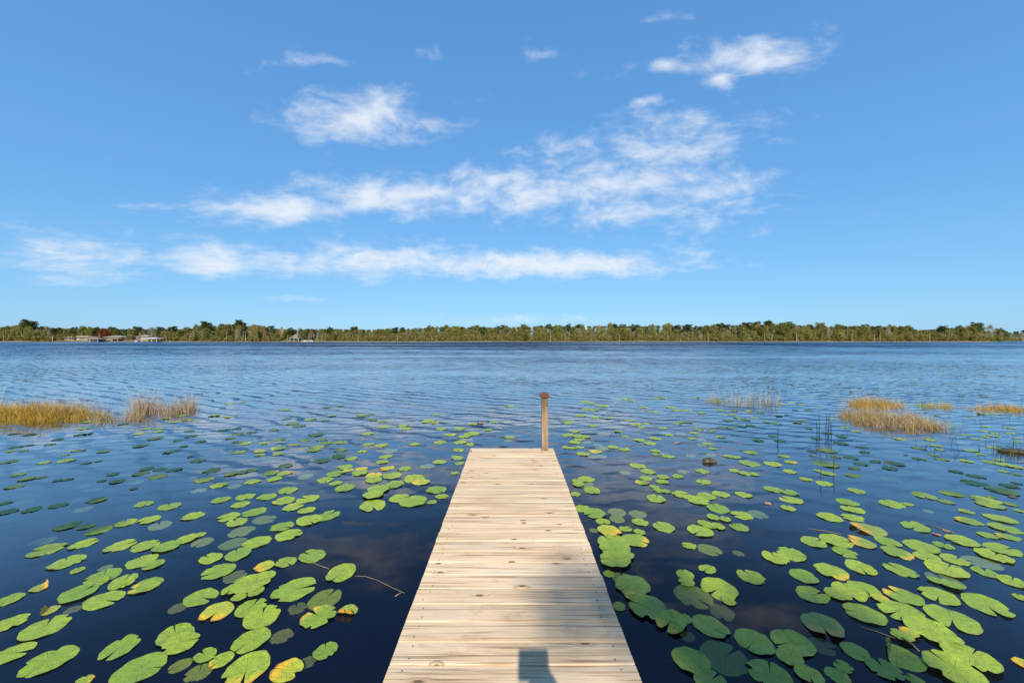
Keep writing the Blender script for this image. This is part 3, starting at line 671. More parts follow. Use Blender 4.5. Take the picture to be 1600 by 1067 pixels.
def stem(pts_px, lab, r=0.004, z=0.004):  # loose lily stems floating among the pads, and one twig
    m = MB(); P = []
    for k, (a, b) in enumerate(pts_px):
        X, Y = gp(a, b); P.append((X, Y, z))
    m.tube(P, r, 5); m.build('floating_stem', M_STEM, smooth=True, label=lab, category='plant stem')
M_STEM = flat_mat('stem', (0.17, 0.13, 0.075), 0.6, 0.2, 8)
stem([(487,879),(500,884),(514,889)], 'thin pale lily stem joining two notched lily pads', 0.003)
stem([(555,900),(572,901),(590,907),(612,918),(632,927)], 'thin pale lily stem trailing from a lily pad towards the dock', 0.0022)
stem([(1345,980),(1370,987),(1400,998)], 'thin straight lily stem beneath the big right-hand raft', 0.003)
stem([(1410,1003),(1425,1013),(1436,1024)], 'curved tan lily stem beside the large folded pad', 0.006, 0.03)
stem([(1448,820),(1470,826),(1491,833)], 'pinkish lily stem lying beside the withered salmon pad', 0.004)
stem([(1262,826),(1290,830),(1315,835)], 'thin lily stem drifting above the yellow-tipped pad', 0.003)
stem([(617,932),(624,928),(629,925)], 'short pale twig floating close to the dock', 0.004)

# ------------------------------------------------------------------ grass clumps and reeds
def blades(bases, hmin, hmax, wid, lean, mat, name, parent, seg=4, bias=(0, 0), kind='stuff'):
    V, Fc, UV = [], [], []
    for bs_ in bases:
        x, y, hs = bs_[:3]; ox, oy = bs_[3:] if len(bs_) > 3 else (0, 0)
        h = rnd.uniform(hmin, hmax)*hs; a = rnd.uniform(0, 2*math.pi); l = abs(rnd.gauss(0, lean))*h
        dx, dy = math.cos(a)*l + (bias[0]+ox)*h, math.sin(a)*l + (bias[1]+oy)*h
        fa = rnd.uniform(0, math.pi); wx, wy = math.cos(fa)*wid*0.5, math.sin(fa)*wid*0.5
        u = rnd.random(); b = len(V); bend = min(1.6, math.hypot(dx, dy)/h*1.6)
        for k in range(seg+1):
            q = k/seg; w = 1 - 0.85*q
            cx, cy, cz = x + dx*q**1.7, y + dy*q**1.7, -0.04 + h*(q - 0.26*q**3*bend)
            V += [(cx-wx*w, cy-wy*w, cz), (cx+wx*w, cy+wy*w, cz)]; UV += [(u, q), (u, q)]
        Fc += [(b+2*k, b+2*k+1, b+2*k+3, b+2*k+2) for k in range(seg)]
    return link(name, mesh(name, V, Fc, mat, UV), parent, kind=kind)
def ell(n, cx, cy, rx, ry, taper=True, per=26):
    """tufts spread over an ellipse, blades fanning out of each tuft"""
    out = []
    while len(out) < n:
        a, b = rnd.uniform(-1, 1), rnd.uniform(-1, 1); d = a*a+b*b
        if d > 1: continue
        hs = (1-0.45*d if taper else 1.0)*rnd.choice((0.55, 0.75, 0.9, 1.0, 1.15)); r = rnd.uniform(0.04, 0.12)
        tx, ty = rnd.gauss(0, 0.18), rnd.gauss(0, 0.18)
        for _ in range(rnd.randint(per//3, per)):
            e, f = rnd.gauss(0, 1), rnd.gauss(0, 1)
            out.append((cx+a*rx+e*r, cy+b*ry+f*r, hs, 0.22*e+tx, 0.22*f+ty))
    return out[:n]
def clump(name, lab, cat='grass'):
    return link(name, None, None, label=lab, category=cat, group=None)
def base(px_, py_): return gp(px_, py_)
# left golden bank
g = clump('grass_bank', 'long bank of golden marsh grass at the left edge of the water')
blades(ell(5200, -13.3, 9.75, 2.85, 0.75), 0.28, 0.56, 0.010, 0.35, B_GOLD, 'blades', g)
blades(ell(1500, -12.2, 9.8, 1.15, 0.5), 0.42, 0.72, 0.010, 0.32, B_GOLD, 'tall_blades', g)
blades(ell(900, -13.3, 9.3, 2.7, 0.4), 0.12, 0.28, 0.010, 0.5, B_GREEN, 'green_blades', g)
blades(ell(620, -13.1, 10.1, 2.6, 0.55), 0.55, 1.0, 0.009, 0.28, B_PALE, 'dry_stalks', g, bias=(-0.1, 0))
X, Y = gp(182, 657)
g = clump('dry_tuft', 'sparse dark twiggy tuft between the golden bank and the grey reeds')
blades(ell(300, X, Y, 0.55, 0.35, True, 9), 0.18, 0.48, 0.009, 0.45, B_BROWN, 'blades', g)
blades(ell(60, X, Y, 0.5, 0.3), 0.15, 0.4, 0.005, 0.5, B_DARK, 'dark_stalks', g)
for (a, b, rx, n, lab) in ((229, 645, 0.30, 460, 'grey tan reed tuft standing next to the golden bank'), (283, 643, 0.26, 460, 'grey tan reed tuft, right one of the two in open water')):
    X, Y = gp(a, b); g = clump('reed_tuft', lab, 'reeds'); g['group'] = 'grey reed tufts'
    blades(ell(n, X, Y, rx, 0.35), 0.50, 1.0, 0.010, 0.25, B_PALE, 'stalks', g, bias=(-0.14, 0))
    blades(ell(200, X, Y-0.1, rx*0.9, 0.25), 0.12, 0.40, 0.007, 0.3, B_BROWN, 'blades', g)
# right side
X, Y = gp(1118, 628); g = clump('grass_tuft', 'small yellow green tuft beside the thin pink reeds')
blades(ell(160, X, Y, 0.22, 0.2), 0.15, 0.42, 0.008, 0.4, B_GREEN, 'blades', g)
blades(ell(50, X, Y, 0.25, 0.2), 0.3, 0.55, 0.005, 0.3, B_PALE, 'dry_stalks', g)
for (a, b, rx, n) in ((1176, 631, 0.88, 190),):
    X, Y = gp(a, b); g = clump('thin_reeds', 'thin scattered pinkish reeds on the right middle water', 'reeds')
    blades(ell(n, X, Y, rx, 0.5, True, 7), 0.35, 0.95, 0.012, 0.12, B_PALE, 'stalks', g)
    blades(ell(90, X+0.35, Y, 0.35, 0.3), 0.08, 0.25, 0.007, 0.5, B_GREEN, 'blades', g)
X, Y = gp(1368, 634); g = clump('golden_tuft', 'golden grass tuft behind the large brown clump')
blades(ell(1100, X, Y, 0.72, 0.4), 0.22, 0.52, 0.009, 0.4, B_GOLD, 'blades', g)
blades(ell(150, X, Y+.2, 0.9, 0.4), 0.35, 0.66, 0.010, 0.3, B_PALE, 'dry_stalks', g)
X, Y = gp(1386, 660); g = clump('brown_clump', 'large tangled brown grass clump on the right')
blades(ell(2200, X, Y, 0.85, 0.95), 0.24, 0.58, 0.008, 0.55, B_BROWN, 'blades', g)
blades(ell(500, X, Y-.2, 0.85, 0.8), 0.25, 0.52, 0.010, 0.7, B_PALE, 'dry_stalks', g)
blades(ell(260, X+.2, Y-.75, 0.7, 0.3), 0.08, 0.25, 0.006, 0.6, B_DARK, 'dark_stalks', g)
X, Y = gp(1470, 636); g = clump('low_tuft', 'low orange and green tuft right of the golden tuft')
blades(ell(360, X, Y, 0.45, 0.3), 0.12, 0.34, 0.008, 0.4, B_GOLD, 'blades', g)
blades(ell(160, X-.3, Y, 0.3, 0.3), 0.10, 0.30, 0.008, 0.4, B_GREEN, 'green_blades', g)
X, Y = gp(1558, 640); g = clump('rusty_tuft', 'rusty golden grass tuft at the far right edge')
blades(ell(900, X, Y, 0.75, 0.35), 0.12, 0.34, 0.008, 0.5, B_GOLD, 'blades', g)
blades(ell(300, X+.2, Y, 0.8, 0.35), 0.10, 0.36, 0.007, 0.5, B_BROWN, 'brown_blades', g)
def reeds(name, pts, lab):
    g = clump(name, lab, 'reeds')
    for (a, b, h, l) in pts:
        X, Y = gp(a, b); m = MB()
        m.tube([(X, Y, -0.2), (X+l*0.4, Y, h*0.5), (X+l, Y, h)], [0.007, 0.006, 0.003], 5); m.build('stalk', M_REED, g)
M_REED = flat_mat('reed_stalk', (0.06, 0.055, 0.03), 0.7, 0.3, 8)
reeds('dark_reeds', [(1277,684,.38,-.02),(1280,684,.48,.0),(1290,686,.50,.02),(1293,688,.35,.03),(1299,687,.36,-.01),(1294,676,.44,.04)], 'cluster of dark upright reed stalks on open water at right')
reeds('lone_reed', [(1215.5,692,.32,.0)], 'single thin dark reed left of the dark reed cluster')
reeds('near_reeds', [(1283,740,.34,.0),(1302,738,.33,.02)], 'pair of short dark reeds in front of the dark reed cluster')
# scattered emergent twigs on the far right
g = clump('emergent_twigs', 'scattered short dark twigs sticking out of the far right water', 'twigs')
bs = []
for _ in range(170):
    a, b = rnd.uniform(1420, 1640), rnd.uniform(642, 722)
    X, Y = gp(a, b); bs.append((X, Y, 1.0))
blades(bs, 0.06, 0.24, 0.008, 0.3, B_DARK, 'stalks', g)

def lump(name, px_, py_, L, W, Hh, mat, lab, cat, rz=0.0, seed=1):
    r = random.Random(seed); X, Y = gp(px_, py_); vs, fs = [], []; n, k = 12, 10
    for i in range(k+1):
        u = i/k; q = math.sqrt(max(0.02, 1-(2*u-1)**2))*(0.8+0.3*r.random())
        for j in range(n):
            a = 2*math.pi*j/n; e = 0.85+0.3*r.random()
            vs.append(((u-0.5)*L, W*q*e*math.cos(a), Hh*(q*e*math.sin(a)) + 0.02*math.sin(4*u)))
    for i in range(k):
        for j in range(n): fs.append((i*n+j, i*n+(j+1) % n, (i+1)*n+(j+1) % n, (i+1)*n+j))
    fs += [tuple(reversed(range(n))), tuple(range(k*n, k*n+n))]
    return link(name, mesh(name, vs, fs, mat, smooth=True), None, (X, Y, 0.01), (0, 0, rz), label=lab, category=cat)
M_LOG = flat_mat('wet_log', (0.05, 0.042, 0.022), 0.6, 0.5, 14)
lump('driftwood', 1109, 722, 0.27, 0.07, 0.045, M_LOG, 'dark lump of driftwood floating alone right of the dock', 'driftwood', 0.2, 3)
lg = lump('mossy_log', 1594, 708, 0.55, 0.08, 0.035, M_LOG, 'dark mossy log half sunk at the right edge', 'log', -0.5, 5)
X, Y = gp(1592, 708); g = clump('log_twigs', 'short dark twigs growing over the mossy log', 'twigs')
blades(ell(200, X, Y+0.02, 0.36, 0.16), 0.08, 0.28, 0.008, 0.4, B_DARK, 'stalks', g)
blades(ell(160, X, Y-0.02, 0.34, 0.14), 0.06, 0.20, 0.008, 0.4, B_GREEN, 'green_blades', g)

# ------------------------------------------------------------------ trees
def leaf_cloud(centres, rad, per, size, flat=0.75, seed=0):
    """leaf clumps: irregular little triangles/quads spread through the volume round each centre"""
    r = np.random.default_rng(seed); V = []; 
    C = np.repeat(np.asarray(centres, float), per, axis=0); R = np.repeat(np.asarray(rad, float), per)
    n = len(C)
    d = r.normal(size=(n, 3)); d /= np.linalg.norm(d, axis=1, keepdims=True)
    q = r.random(n)**0.45
    P = C + d*(q*R)[:, None]*np.array([1, 1, flat])
    u = r.normal(size=(n, 3)); u /= np.linalg.norm(u, axis=1, keepdims=True)
    w = np.cross(u, r.normal(size=(n, 3))); w /= np.linalg.norm(w, axis=1, keepdims=True)
    s = size*(0.55+0.9*r.random(n))
    a = P + u*s[:, None]*0.5; b = P - u*s[:, None]*0.5
    c = P + w*(s*0.45)[:, None]; e = P - w*(s*0.38)[:, None] + u*(s*0.1)[:, None]
    V = np.stack([a, c, b, e], axis=1).reshape(-1, 3)
    Fc = np.arange(4*n).reshape(-1, 4)
    return V, Fc
def tree_proto(kind, seed):
    r = random.Random(seed); tr = MB(); cs, rs = [], []
    lean = (r.uniform(-.6, .6), r.uniform(-.4, .4))
    if kind == 'pine': H, t0, spread, nb, per, size, leaf, bark = 15, 0.50, 3.1, 17, 90, 0.5, L_PINE, M_BARKD
    elif kind == 'oak': H, t0, spread, nb, per, size, leaf, bark = 12, 0.15, 3.8, 26, 100, 0.50, L_OAK, M_BARK
    elif kind == 'olive': H, t0, spread, nb, per, size, leaf, bark = 11, 0.16, 3.2, 24, 95, 0.45, L_OLIVE, M_BARK
    elif kind == 'bare': H, t0, spread, nb, per, size, leaf, bark = 12, 0.22, 3.4, 24, 34, 0.42, L_GREY, M_BARK
    elif kind == 'rust': H, t0, spread, nb, per, size, leaf, bark = 13, 0.25, 2.7, 22, 40, 0.48, L_RUST, M_BARK
    elif kind == 'red': H, t0, spread, nb, per, size, leaf, bark = 8, 0.12, 3.4, 26, 44, 0.5, L_RED, M_BARKD
    tr.tube([(0, 0, -0.3), (lean[0]*.3, lean[1]*.3, H*0.35), (lean[0]*.7, lean[1]*.7, H*0.7), (lean[0], lean[1], H*0.93)], [0.26, 0.20, 0.14, 0.05], 6)
    if kind == 'bare':                                        # several pale stems from one root
        for k in range(3 if kind == 'bare' else 2):
            a = r.uniform(0, 6.28); q = r.uniform(0.5, 1.8); hh = H*r.uniform(0.45, 0.85)
            tr.tube([(math.cos(a)*q*.4, math.sin(a)*q*.4, -.3), (math.cos(a)*q*.8, math.sin(a)*q*.8, hh*.5), (math.cos(a)*q*1.4, math.sin(a)*q*1.4, hh)], [0.24, 0.18, 0.06], 5)
    for k in range(nb):
        u = t0 + (0.97-t0)*((k+r.random())/nb); z = H*u
        a = k*2.4 + r.uniform(-.5, .5); bx, by = lean[0]*u, lean[1]*u
        if kind == 'pine': L = spread*(0.55+0.6*r.random())*(1.05-0.55*(u-t0)/(1-t0)); up = 0.35
        elif kind in ('bare', 'rust'): L = spread*(0.45+0.6*r.random())*math.sin(math.pi*min(0.95, (u-t0)/(1-t0)*0.75+0.2)); up = 0.8
        else: L = spread*(0.6+0.5*r.random())*math.sqrt(max(0.08, 1-((u-t0)/(1-t0)-0.38)**2/0.45)); up = 0.4
        ex, ey, ez = bx+math.cos(a)*L, by+math.sin(a)*L, min(z + up*L*0.6, H*1.02)
        if kind in ('bare', 'rust', 'pine') or k % 3 == 0:
            tr.tube([(bx, by, z-0.3), ((bx+ex)/2, (by+ey)/2, (z+ez)/2+0.15), (ex, ey, ez)], [0.09, 0.06, 0.02], 4, cap=False)
        cs.append((ex*0.95, ey*0.95, ez)); rs.append({'pine': 1.25, 'oak': 1.6, 'olive': 1.4, 'bare': 1.3, 'rust': 1.2, 'red': 1.5}[kind]*(0.7+0.6*r.random()))
        if r.random() < 0.5: cs.append(((bx+ex)/2, (by+ey)/2, (z+ez)/2+0.2)); rs.append(rs[-1]*0.75)
    V, Fc = leaf_cloud(cs, rs, per, size, 0.55 if kind == 'pine' else 0.8, seed)
    me = mesh('crown', V.tolist(), Fc.tolist(), leaf)
    return mesh('trunk', tr.v, tr.f, bark, smooth=True), me, H
PROTO = {k: [tree_proto(k, 40+7*i+len(k)) for i in range(n)] for k, n in (('pine', 4), ('oak', 4), ('olive', 4), ('bare', 4), ('rust', 2), ('red', 1))}
def plant(kind, x, y, h, lab, group='trees along the far shore', name=None):
    tk, cr, H = PROTO[kind][rnd.randrange(len(PROTO[kind]))]
    s = h/H; wz = s*(rnd.uniform(0.95, 1.6) if kind == 'pine' else rnd.uniform(0.6, 1.15))
    o = link(name or {'pine': 'pine_tree', 'oak': 'broadleaf_tree', 'olive': 'broadleaf_tree', 'bare': 'bare_tree', 'rust': 'cypress_tree', 'red': 'red_tree'}[kind], None, None,
             (x, y, ground_h(x, y)), (0, 0, rnd.uniform(0, 6.28)), (wz, wz, s), label=lab, category='tree', group=group)
    link('trunk', tk, o); link('crown', cr, o)
    return o
# skyline of the far wood as (photo column, photo row)
SKY = [(-120,509),(0,509),(25,504),(42,500),(58,507),(100,510),(160,509),(200,511),(250,511),(300,511),(318,504),(345,505),(372,501),(385,505),(420,509),(450,512),(520,511),(600,512),(640,511),(680,507),(750,508),(800,507),(860,505),(900,506),(940,505),(1000,505),(1040,503),(1080,508),(1130,504),(1200,502),(1260,506),(1330,505),(1400,507),(1440,513),(1490,508),(1530,507),(1545,514),(1600,514),(1720,513)]
def sky_row(px_):
    for (a, ra), (b, rb) in zip(SKY, SKY[1:]):
        if a <= px_ <= b: return ra + (rb-ra)*(px_-a)/(b-a)
    return 511
def place(px_, off):
    """point on the far bank seen at a photo column, off metres behind the waterline"""
    k = (px_-800)/F_PX; y = 300
    for _ in range(6): y = shore_y(k*y) + off
    return k*y, y
def seg_name(px_):
    for lim, nm in ((92, 'left of the tan-roofed house'), (195, 'behind the tan-roofed house'), (250, 'around the white boathouse'), (440, 'between the boathouse and the pavilion'),
                    (500, 'around the two-tier pavilion'), (690, 'right of the pavilion'), (845, 'just left of the dock post'), (1100, 'right of the dock post'),
                    (1330, 'beyond the thin pink reeds'), (1500, 'beyond the brown grass clump'), (2000, 'at the far right end')):
        if px_ < lim: return nm
KIND = {'pine': 'dark green pine', 'oak': 'green broadleaf tree', 'olive': 'olive yellow tree', 'bare': 'bare grey tree', 'rust': 'rusty brown cypress', 'red': 'red tree'}
TREES = []
def far_tree(kind, px_, off, top_row, lab=None):
    x, y = place(px_, off); h = HW + (HORIZON-top_row)*y/F_PX - ground_h(x, y)
    TREES.append((px_, kind, plant(kind, x, y, max(3.5, h), lab), lab))
ORDN = ['first', 'second', 'third', 'fourth', 'fifth', 'sixth', 'seventh', 'eighth', 'ninth', 'tenth', 'eleventh', 'twelfth', 'thirteenth', 'fourteenth', 'fifteenth', 'sixteenth', 'seventeenth', 'eighteenth', 'nineteenth', 'twentieth']
def label_trees():
    cnt = {}
    for px_, kind, o, lab in sorted(TREES, key=lambda e: e[0]):
        if lab: continue
        k = (kind, seg_name(px_)); n = cnt[k] = cnt.get(k, 0) + 1
        o['label'] = '%s %s from the left, far shore %s' % (ORDN[min(n, 20)-1], KIND[kind], k[1])
SPECIAL = [('pine', 40, 16, 499, 'tallest dark spreading pine at the left end of the far shore'), ('red', 164, 26, 515, 'round red autumn tree behind the lakeside houses'),
           ('pine', 372, 14, 500, 'tall dark pine above the shore left of the rusty cypresses'), ('pine', 322, 16, 503, 'tall leaning pine above the bare shore trees'),
           ('rust', 397, 8, 508, 'tall rusty pink cypress with pale trunk, left of the pavilion'), ('rust', 412, 9, 510, 'second rusty cypress with pale trunk, nearer the pavilion'),
           ('rust', 130, 26, 512, 'orange brown tree rising over the tan roof'), ('rust', 120, 30, 514, 'small orange brown tree left behind the tan roof'),
           ('bare', 238, 7, 512, 'pale bare arching tree beside the white boathouse'), ('rust', 487, 9, 514, 'low rusty tree right of the pavilion'),
           ('pine', 1200, 20, 501, 'tallest pine on the right part of the far shore'), ('pine', 1525, 14, 504, 'broad dark pine by the step near the right end'),
           ('bare', 1548, 9, 508, 'pale bare tree at the step near the right end'), ('rust', 440, 9, 511, 'pinkish cypress just left of the pavilion')]
for k, a, off, row, lab in SPECIAL: far_tree(k, a, off, row, lab)
houses_px = ((88, 250), (444, 496))
N_TREE = 286
for i in range(N_TREE):
    px_ = min(1640, max(-40, -30 + 1660*(i + rnd.random())/N_TREE + rnd.gauss(0, 9)))
    row = i % 3
    left = px_ < 500
    if row == 0:
        kind = rnd.choice(['olive', 'oak', 'oak', 'bare', 'olive']); off = rnd.uniform(5, 9); top = sky_row(px_) + rnd.uniform(4, 16)
        if any(a < px_ < b for a, b in houses_px):
            if rnd.random() < 0.55: kind = rnd.choice(('bare', 'olive')); off = rnd.uniform(2, 5); top = sky_row(px_) + rnd.uniform(6, 14)
            else: off = rnd.uniform(26, 32); top = sky_row(px_) + rnd.uniform(3, 7)
    elif row == 1:
        kind = rnd.choice(['oak', 'olive', 'oak', 'bare', 'pine']); off = rnd.uniform(12, 20); top = sky_row(px_) + rnd.uniform(2, 8)
        if any(a < px_ < b for a, b in houses_px): off += 10
    else:
        kind = rnd.choice(['pine', 'pine', 'pine', 'oak']); off = rnd.uniform(22, 34); top = sky_row(px_) + rnd.uniform(-1.0, 4.0)
    far_tree(kind, px_, off, top)
label_trees()
# the wood behind and the brush at its foot read as one mass
def mass(name, cols, off, hfun, per, size, mat, lab, cat, seed):
    cs, rs = [], []
    for a in cols:
        x, y = place(a, rnd.uniform(*off)); h = hfun(a, y)
        z0 = ground_h(x, y); z = z0 + 0.4
        while z < z0 + h:
            cs.append((x + rnd.uniform(-1, 1), y + rnd.uniform(-1, 1), z)); rs.append(min(2.0, 0.4 + h*0.25)); z += max(0.7, h*0.2)
    V, Fc = leaf_cloud(cs, rs, per, size, 0.8, seed)
    link(name, mesh(name, V.tolist(), Fc.tolist(), mat), kind='stuff', label=lab, category=cat)
mass('far_wood', [-140 + 1880*(k+rnd.random())/420 for k in range(760)], (36, 52), lambda a, y: max(4, (HORIZON-sky_row(a)-3.5)*y/F_PX + 1), 90, 0.9, L_OAK,
     'deep green wood filling in behind the shoreline trees', 'wood', 3)
mass('shore_brush', [a for a in [-100 + 1800*(k+rnd.random())/620 for k in range(620)] if not any(p-4 < a < q+4 for p, q in houses_px)], (3.5, 9), lambda a, y: rnd.uniform(2.0, 6.0) if a > 500 else rnd.uniform(1.2, 4.0), 60, 0.5, L_SHRUB,
     'yellowish brush along the foot of the far treeline', 'brush', 4)

mass('wood_thicket', [a for a in [-100 + 1800*(k+rnd.random())/560 for k in range(560)] if not any(p-2 < a < q+2 for p, q in houses_px)], (11, 20), lambda a, y: max(3.5, (HORIZON-sky_row(a))*y/F_PX*rnd.uniform(0.45, 0.85)), 60, 0.55, L_OLIVE,
     'olive green thicket between the shoreline trees', 'wood', 5)
m = MB()
for k in range(130):
    a = rnd.uniform(-60, 1660); x, y = place(a, rnd.uniform(3, 10)); z = ground_h(x, y); h = rnd.uniform(3.0, 8.5); l = rnd.gauss(0, 0.5)
    if any(p < a < q for p, q in houses_px) and rnd.random() < 0.6: continue
    m.tube([(x, y, z-.3), (x+l*.4, y, z+h*.5), (x+l, y, z+h)], [0.20, 0.15, 0.05], 4, cap=False)
m.build('shore_stems', M_BARK, kind='stuff', label='thin pale bare stems along the edge of the far wood', category='brush')

# ------------------------------------------------------------------ lakeside houses
M_TAN = flat_mat('roof_tan', (0.22, 0.155, 0.09), 0.8, 0.12, 0.8)
M_PINKROOF = flat_mat('roof_pale', (0.23, 0.18, 0.15), 0.8, 0.12, 0.8)
M_GREYROOF = flat_mat('roof_grey', (0.19, 0.17, 0.14), 0.8, 0.12, 0.8)
M_WHITE = flat_mat('white_paint', (0.34, 0.325, 0.30), 0.6, 0.06, 1.0)
M_CREAM = flat_mat('cream_wall', (0.25, 0.20, 0.145), 0.8, 0.08, 1.0)
M_BROWN = flat_mat('brown_wall', (0.17, 0.12, 0.08), 0.8, 0.1, 1.0)
M_DARKW = flat_mat('dark_glass', (0.03, 0.035, 0.045), 0.15, 0.1, 1.0, 0.6)
def hip(m, x0, x1, y0, y1, z0, z1, e):
    i = min((y1-y0)/2, (x1-x0)/2)*0.98
    m.add([(x0-e,y0-e,z0),(x1+e,y0-e,z0),(x1+e,y1+e,z0),(x0-e,y1+e,z0),(x0+i,(y0+y1)/2,z1),(x1-i,(y0+y1)/2,z1),
           (x0-e,y0-e,z0-.2),(x1+e,y0-e,z0-.2),(x1+e,y1+e,z0-.2),(x0-e,y1+e,z0-.2)],
          [(0,1,5,4),(1,2,5),(2,3,4,5),(3,0,4),(6,9,8,7),(6,7,1,0),(7,8,2,1),(8,9,3,2),(9,6,0,3)])
def house(px0, px1, off, wall_h, roof_h, depth, wm, rm, lab, wins=4, name='lake_house'):
    x0, y0 = place(px0, off); x1, _ = place(px1, off); z = ground_h((x0+x1)/2, y0); L = x1-x0
    o = link(name, None, None, (x0, y0, z-0.2), label=lab, category='house')
    m = MB(); m.box(0, L, 0, depth, 0, wall_h); m.build('wall', wm, o)
    m = MB(); hip(m, 0, L, 0, depth, wall_h+0.21, wall_h+0.21+roof_h, 0.8); m.build('roof', rm, o)
    for k in range(wins):
        c = L*(k+0.5)/wins; m = MB()
        if k == wins//2:
            m.box(c-0.55, c+0.55, -0.06, -0.003, 0.15, 2.3); m.build('door', M_WHITE, o)
        else:
            m.box(c-1.1, c+1.1, -0.07, -0.003, 0.8, 2.2); w = m.build('window', M_WHITE, o)
            m = MB(); m.box(c-0.95, c-0.04, -0.09, -0.072, 0.92, 2.08); m.box(c+0.04, c+0.95, -0.09, -0.072, 0.92, 2.08); m.build('pane', M_DARKW, w)
    return o
def boathouse(px0, px1, off, post_h, roof_h, depth, rm, lab, name='boathouse', z0=None, nx=3, deck=True, walls=False):
    x0, y0 = place(px0, off); x1, _ = place(px1, off); L = x1-x0; z = ground_h((x0+x1)/2, y0) if z0 is None else z0
    o = link(name, None, None, (x0, y0, z), label=lab, category='boathouse')
    for i in range(nx):
        for yy in (0, depth):
            m = MB(); x = L*i/(nx-1); m.box(x-.13, x+.13, yy-.13, yy+.13, -1.4, post_h); m.build('post', M_WHITE, o)
    m = MB(); hip(m, 0, L, 0, depth, post_h+0.21, post_h+0.21+roof_h, 0.6); m.build('roof', rm, o)
    if deck:
        m = MB(); m.box(-.3, L+.3, -.3, depth+.3, 0.35, 0.5); m.build('deck', M_CREAM, o)
    if walls:
        m = MB(); m.box(0.2, L-0.2, depth-0.4, depth-0.2, 0.5, post_h); m.build('wall', M_BROWN, o)
    return o
def boat(px_, off, L, lab, rz=0.0, z=0.0, cabin=False):
    x, y = place(px_, off); o = link('boat', None, None, (x, y, z), (0, 0, rz), label=lab, category='boat')
    m = MB(); st = [(-.5, .9, .0), (-.2, 1, 0), (.15, .95, .03), (.38, .6, .12), (.5, .05, .3)]
    vs = []
    for (u, w, rise) in st:
        vs += [(u*L, -.16*L*w, .75+rise), (u*L, -.11*L*w, 0), (u*L, .11*L*w, 0), (u*L, .16*L*w, .75+rise)]
    fs = []
    for i in range(len(st)-1):
        for j in range(4): fs.append((4*i+j, 4*i+(j+1) % 4, 4*i+4+(j+1) % 4, 4*i+4+j))
    fs += [(3,2,1,0), (16,17,18,19)]
    m.add(vs, fs); m.build('hull', M_WHITE, o)
    m = MB(); m.box(-.12*L, .12*L, -.09*L, .09*L, .82, 1.35); m.build('console', M_WHITE, o)
    m = MB(); m.box(.02*L, .035*L, -.08*L, .08*L, 1.352, 1.75); m.build('windshield', M_DARKW, o)
    m = MB(); m.box(-.54*L, -.503*L, -.05*L, .05*L, .3, 1.3); m.build('outboard_motor', M_DARKW, o)
house(101, 141, 16, 2.3, 1.5, 9, M_CREAM, M_TAN, 'long low house with a tan roof near the left end of the far shore', 6)
house(163, 192, 18, 2.5, 1.4, 8, M_BROWN, M_GREYROOF, 'low brown house with a grey roof under the red tree', 4)
house(213, 232, 12, 2.9, 1.4, 7, M_CREAM, M_PINKROOF, 'small house with a pale pink roof behind the white boathouse', 3)
boathouse(128, 156, -3, 2.0, 0.9, 6, M_GREYROOF, 'open boathouse with a grey roof in front of the tan-roofed house', walls=True, z0=0.0)
boathouse(222, 243, -4, 2.3, 0.9, 6, M_WHITE, 'white open-sided boathouse at the water with a white roof', z0=0.0, nx=4)
boathouse(166, 186, 4, 1.9, 0.6, 5, M_TAN, 'low tan open shed in front of the brown house', name='shed', walls=True)
boat(147, -1.5, 6.0, 'white motor boat moored beneath the grey-roofed boathouse', 0.3)
boat(213, -3, 5.0, 'small white boat just left of the white boathouse', 2.8)
boat(476, -2, 4.5, 'white boat moored right of the pavilion', 0.2)
boat(486, 1, 4.5, 'pale boat drawn up on the bank right of the pavilion', 3.0, 0.15)
pv = boathouse(453, 467, 3, 2.6, 0.5, 5, M_WHITE, 'two-tier white pavilion on posts by the water', name='pavilion', nx=3)
m = MB(); m.box(2.0, 5.0, 1.2, 3.8, 2.9, 4.0); m.build('upper_storey', M_CREAM, pv)
m = MB(); hip(m, 1.6, 5.4, 0.8, 4.2, 4.21, 5.3, 0.4); m.build('upper_roof', M_PINKROOF, pv)
def pole(px_, off, h, lab):
    x, y = place(px_, off); m = MB(); z = ground_h(x, y)
    m.tube([(0, 0, -0.5), (0, 0, h)], [0.16, 0.12], 6); m.box(-.35, .35, -.2, .2, h+0.002, h+.45)
    m.build('birdhouse_pole', M_WHITE, loc=(x, y, z), label=lab, category='birdhouse')
pole(82, 2, 3.0, 'white pole with a box top left of the tan-roofed house')
pole(205, 3, 4.6, 'tall white pole with a box top left of the white boathouse')

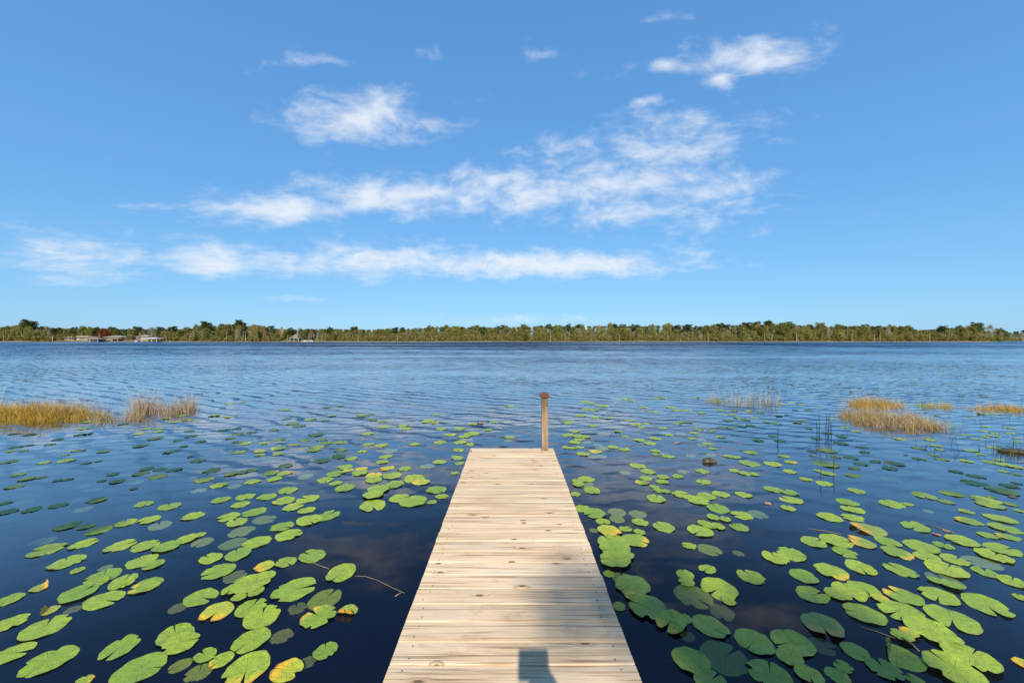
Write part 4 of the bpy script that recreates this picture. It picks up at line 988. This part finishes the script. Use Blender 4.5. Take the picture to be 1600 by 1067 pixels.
# ------------------------------------------------------------------ behind the photographer: bank trees whose shade falls on the pads, and the camera on its pole
def bank_tree(x, y, h, seed, spread, nb, lab, t0=0.4, per=150, puff=1.0):
    r = random.Random(seed); tr = MB(); cs, rs = [], []
    tr.tube([(0,0,-.4), (.15,.1,h*.4), (-.1,.1,h*.75), (0,0,h*.97)], [.22,.17,.11,.03], 8)
    for k in range(nb):
        u = t0 + (0.98-t0)*(k+r.random())/nb; z = h*u; a = r.uniform(0, 6.28); L = spread*(0.35+0.75*r.random())*(1.15-0.6*u)
        e = (math.cos(a)*L, math.sin(a)*L, z+L*0.25)
        tr.tube([(0, 0, z-.2), (e[0]*.5, e[1]*.5, (z+e[2])/2+.1), e], [.07, .045, .012], 5, cap=False)
        cs.append(e); rs.append(puff*(0.45+0.4*r.random()))
        cs.append((e[0]*.65, e[1]*.65, (z*.35+e[2]*.65))); rs.append(puff*(0.4+0.3*r.random()))
    V, Fc = leaf_cloud(cs, rs, per, 0.16, 0.6, seed)
    o = link('bank_tree', None, None, (x, y, ground_h(x, y)), label=lab, category='tree')
    link('trunk', mesh('trunk', tr.v, tr.f, M_BARKD, smooth=True), o)
    link('crown', mesh('crown', V.tolist(), Fc.tolist(), L_PINE), o)
bank_tree(0.40, -22.7, 20.6, 5, 2.5, 17, 'tall slim pine on the near bank behind the right side of the dock', 0.80, 70, 0.72)
bank_tree(-7.2, -9.5, 12.0, 6, 3.0, 20, 'pine on the near bank behind the left water', 0.6)
bank_tree(-10.5, -11.0, 15.0, 8, 3.2, 20, 'tall pine on the near bank far to the left', 0.62)
bank_tree(5.4, -12.0, 17.4, 9, 3.4, 17, 'tall pine on the near bank far to the right', 0.75)
bank_tree(-6.6, -13.5, 18.2, 12, 3.8, 22, 'tallest pine on the near bank behind the left water', 0.74)
M_BLACK = flat_mat('camera_black', (0.02, 0.02, 0.02), 0.5, 0.1, 30)
kit = link('camera_on_pole', None, None, (0, 0, 0), label='black photo camera on a slanting pole with an added arm stand-in', category='camera')
m = MB(); m.box(-.074, .074, -.15, -.07, 1.970, 2.072, .006); m.build('camera_body', M_BLACK, kit)
m = MB(); m.tube([(0, -.069, 2.0), (0, -.03, 2.0)], .038, 14); m.build('lens', M_BLACK, kit)
m = MB(); m.tube([(.02, -.11, 1.968), (.06, -.13, 1.92), (.24, -.26, 1.55)], [.06, .06, .05], 10); m.build('arm_stand_in', M_BLACK, kit)  # thick shape added for its shadow, standing in for the arm holding the camera
m = MB(); m.tube([(.24, -.26, 1.549), (.50, -.55, DECK)], .025, 8); m.build('pole', M_BLACK, kit)
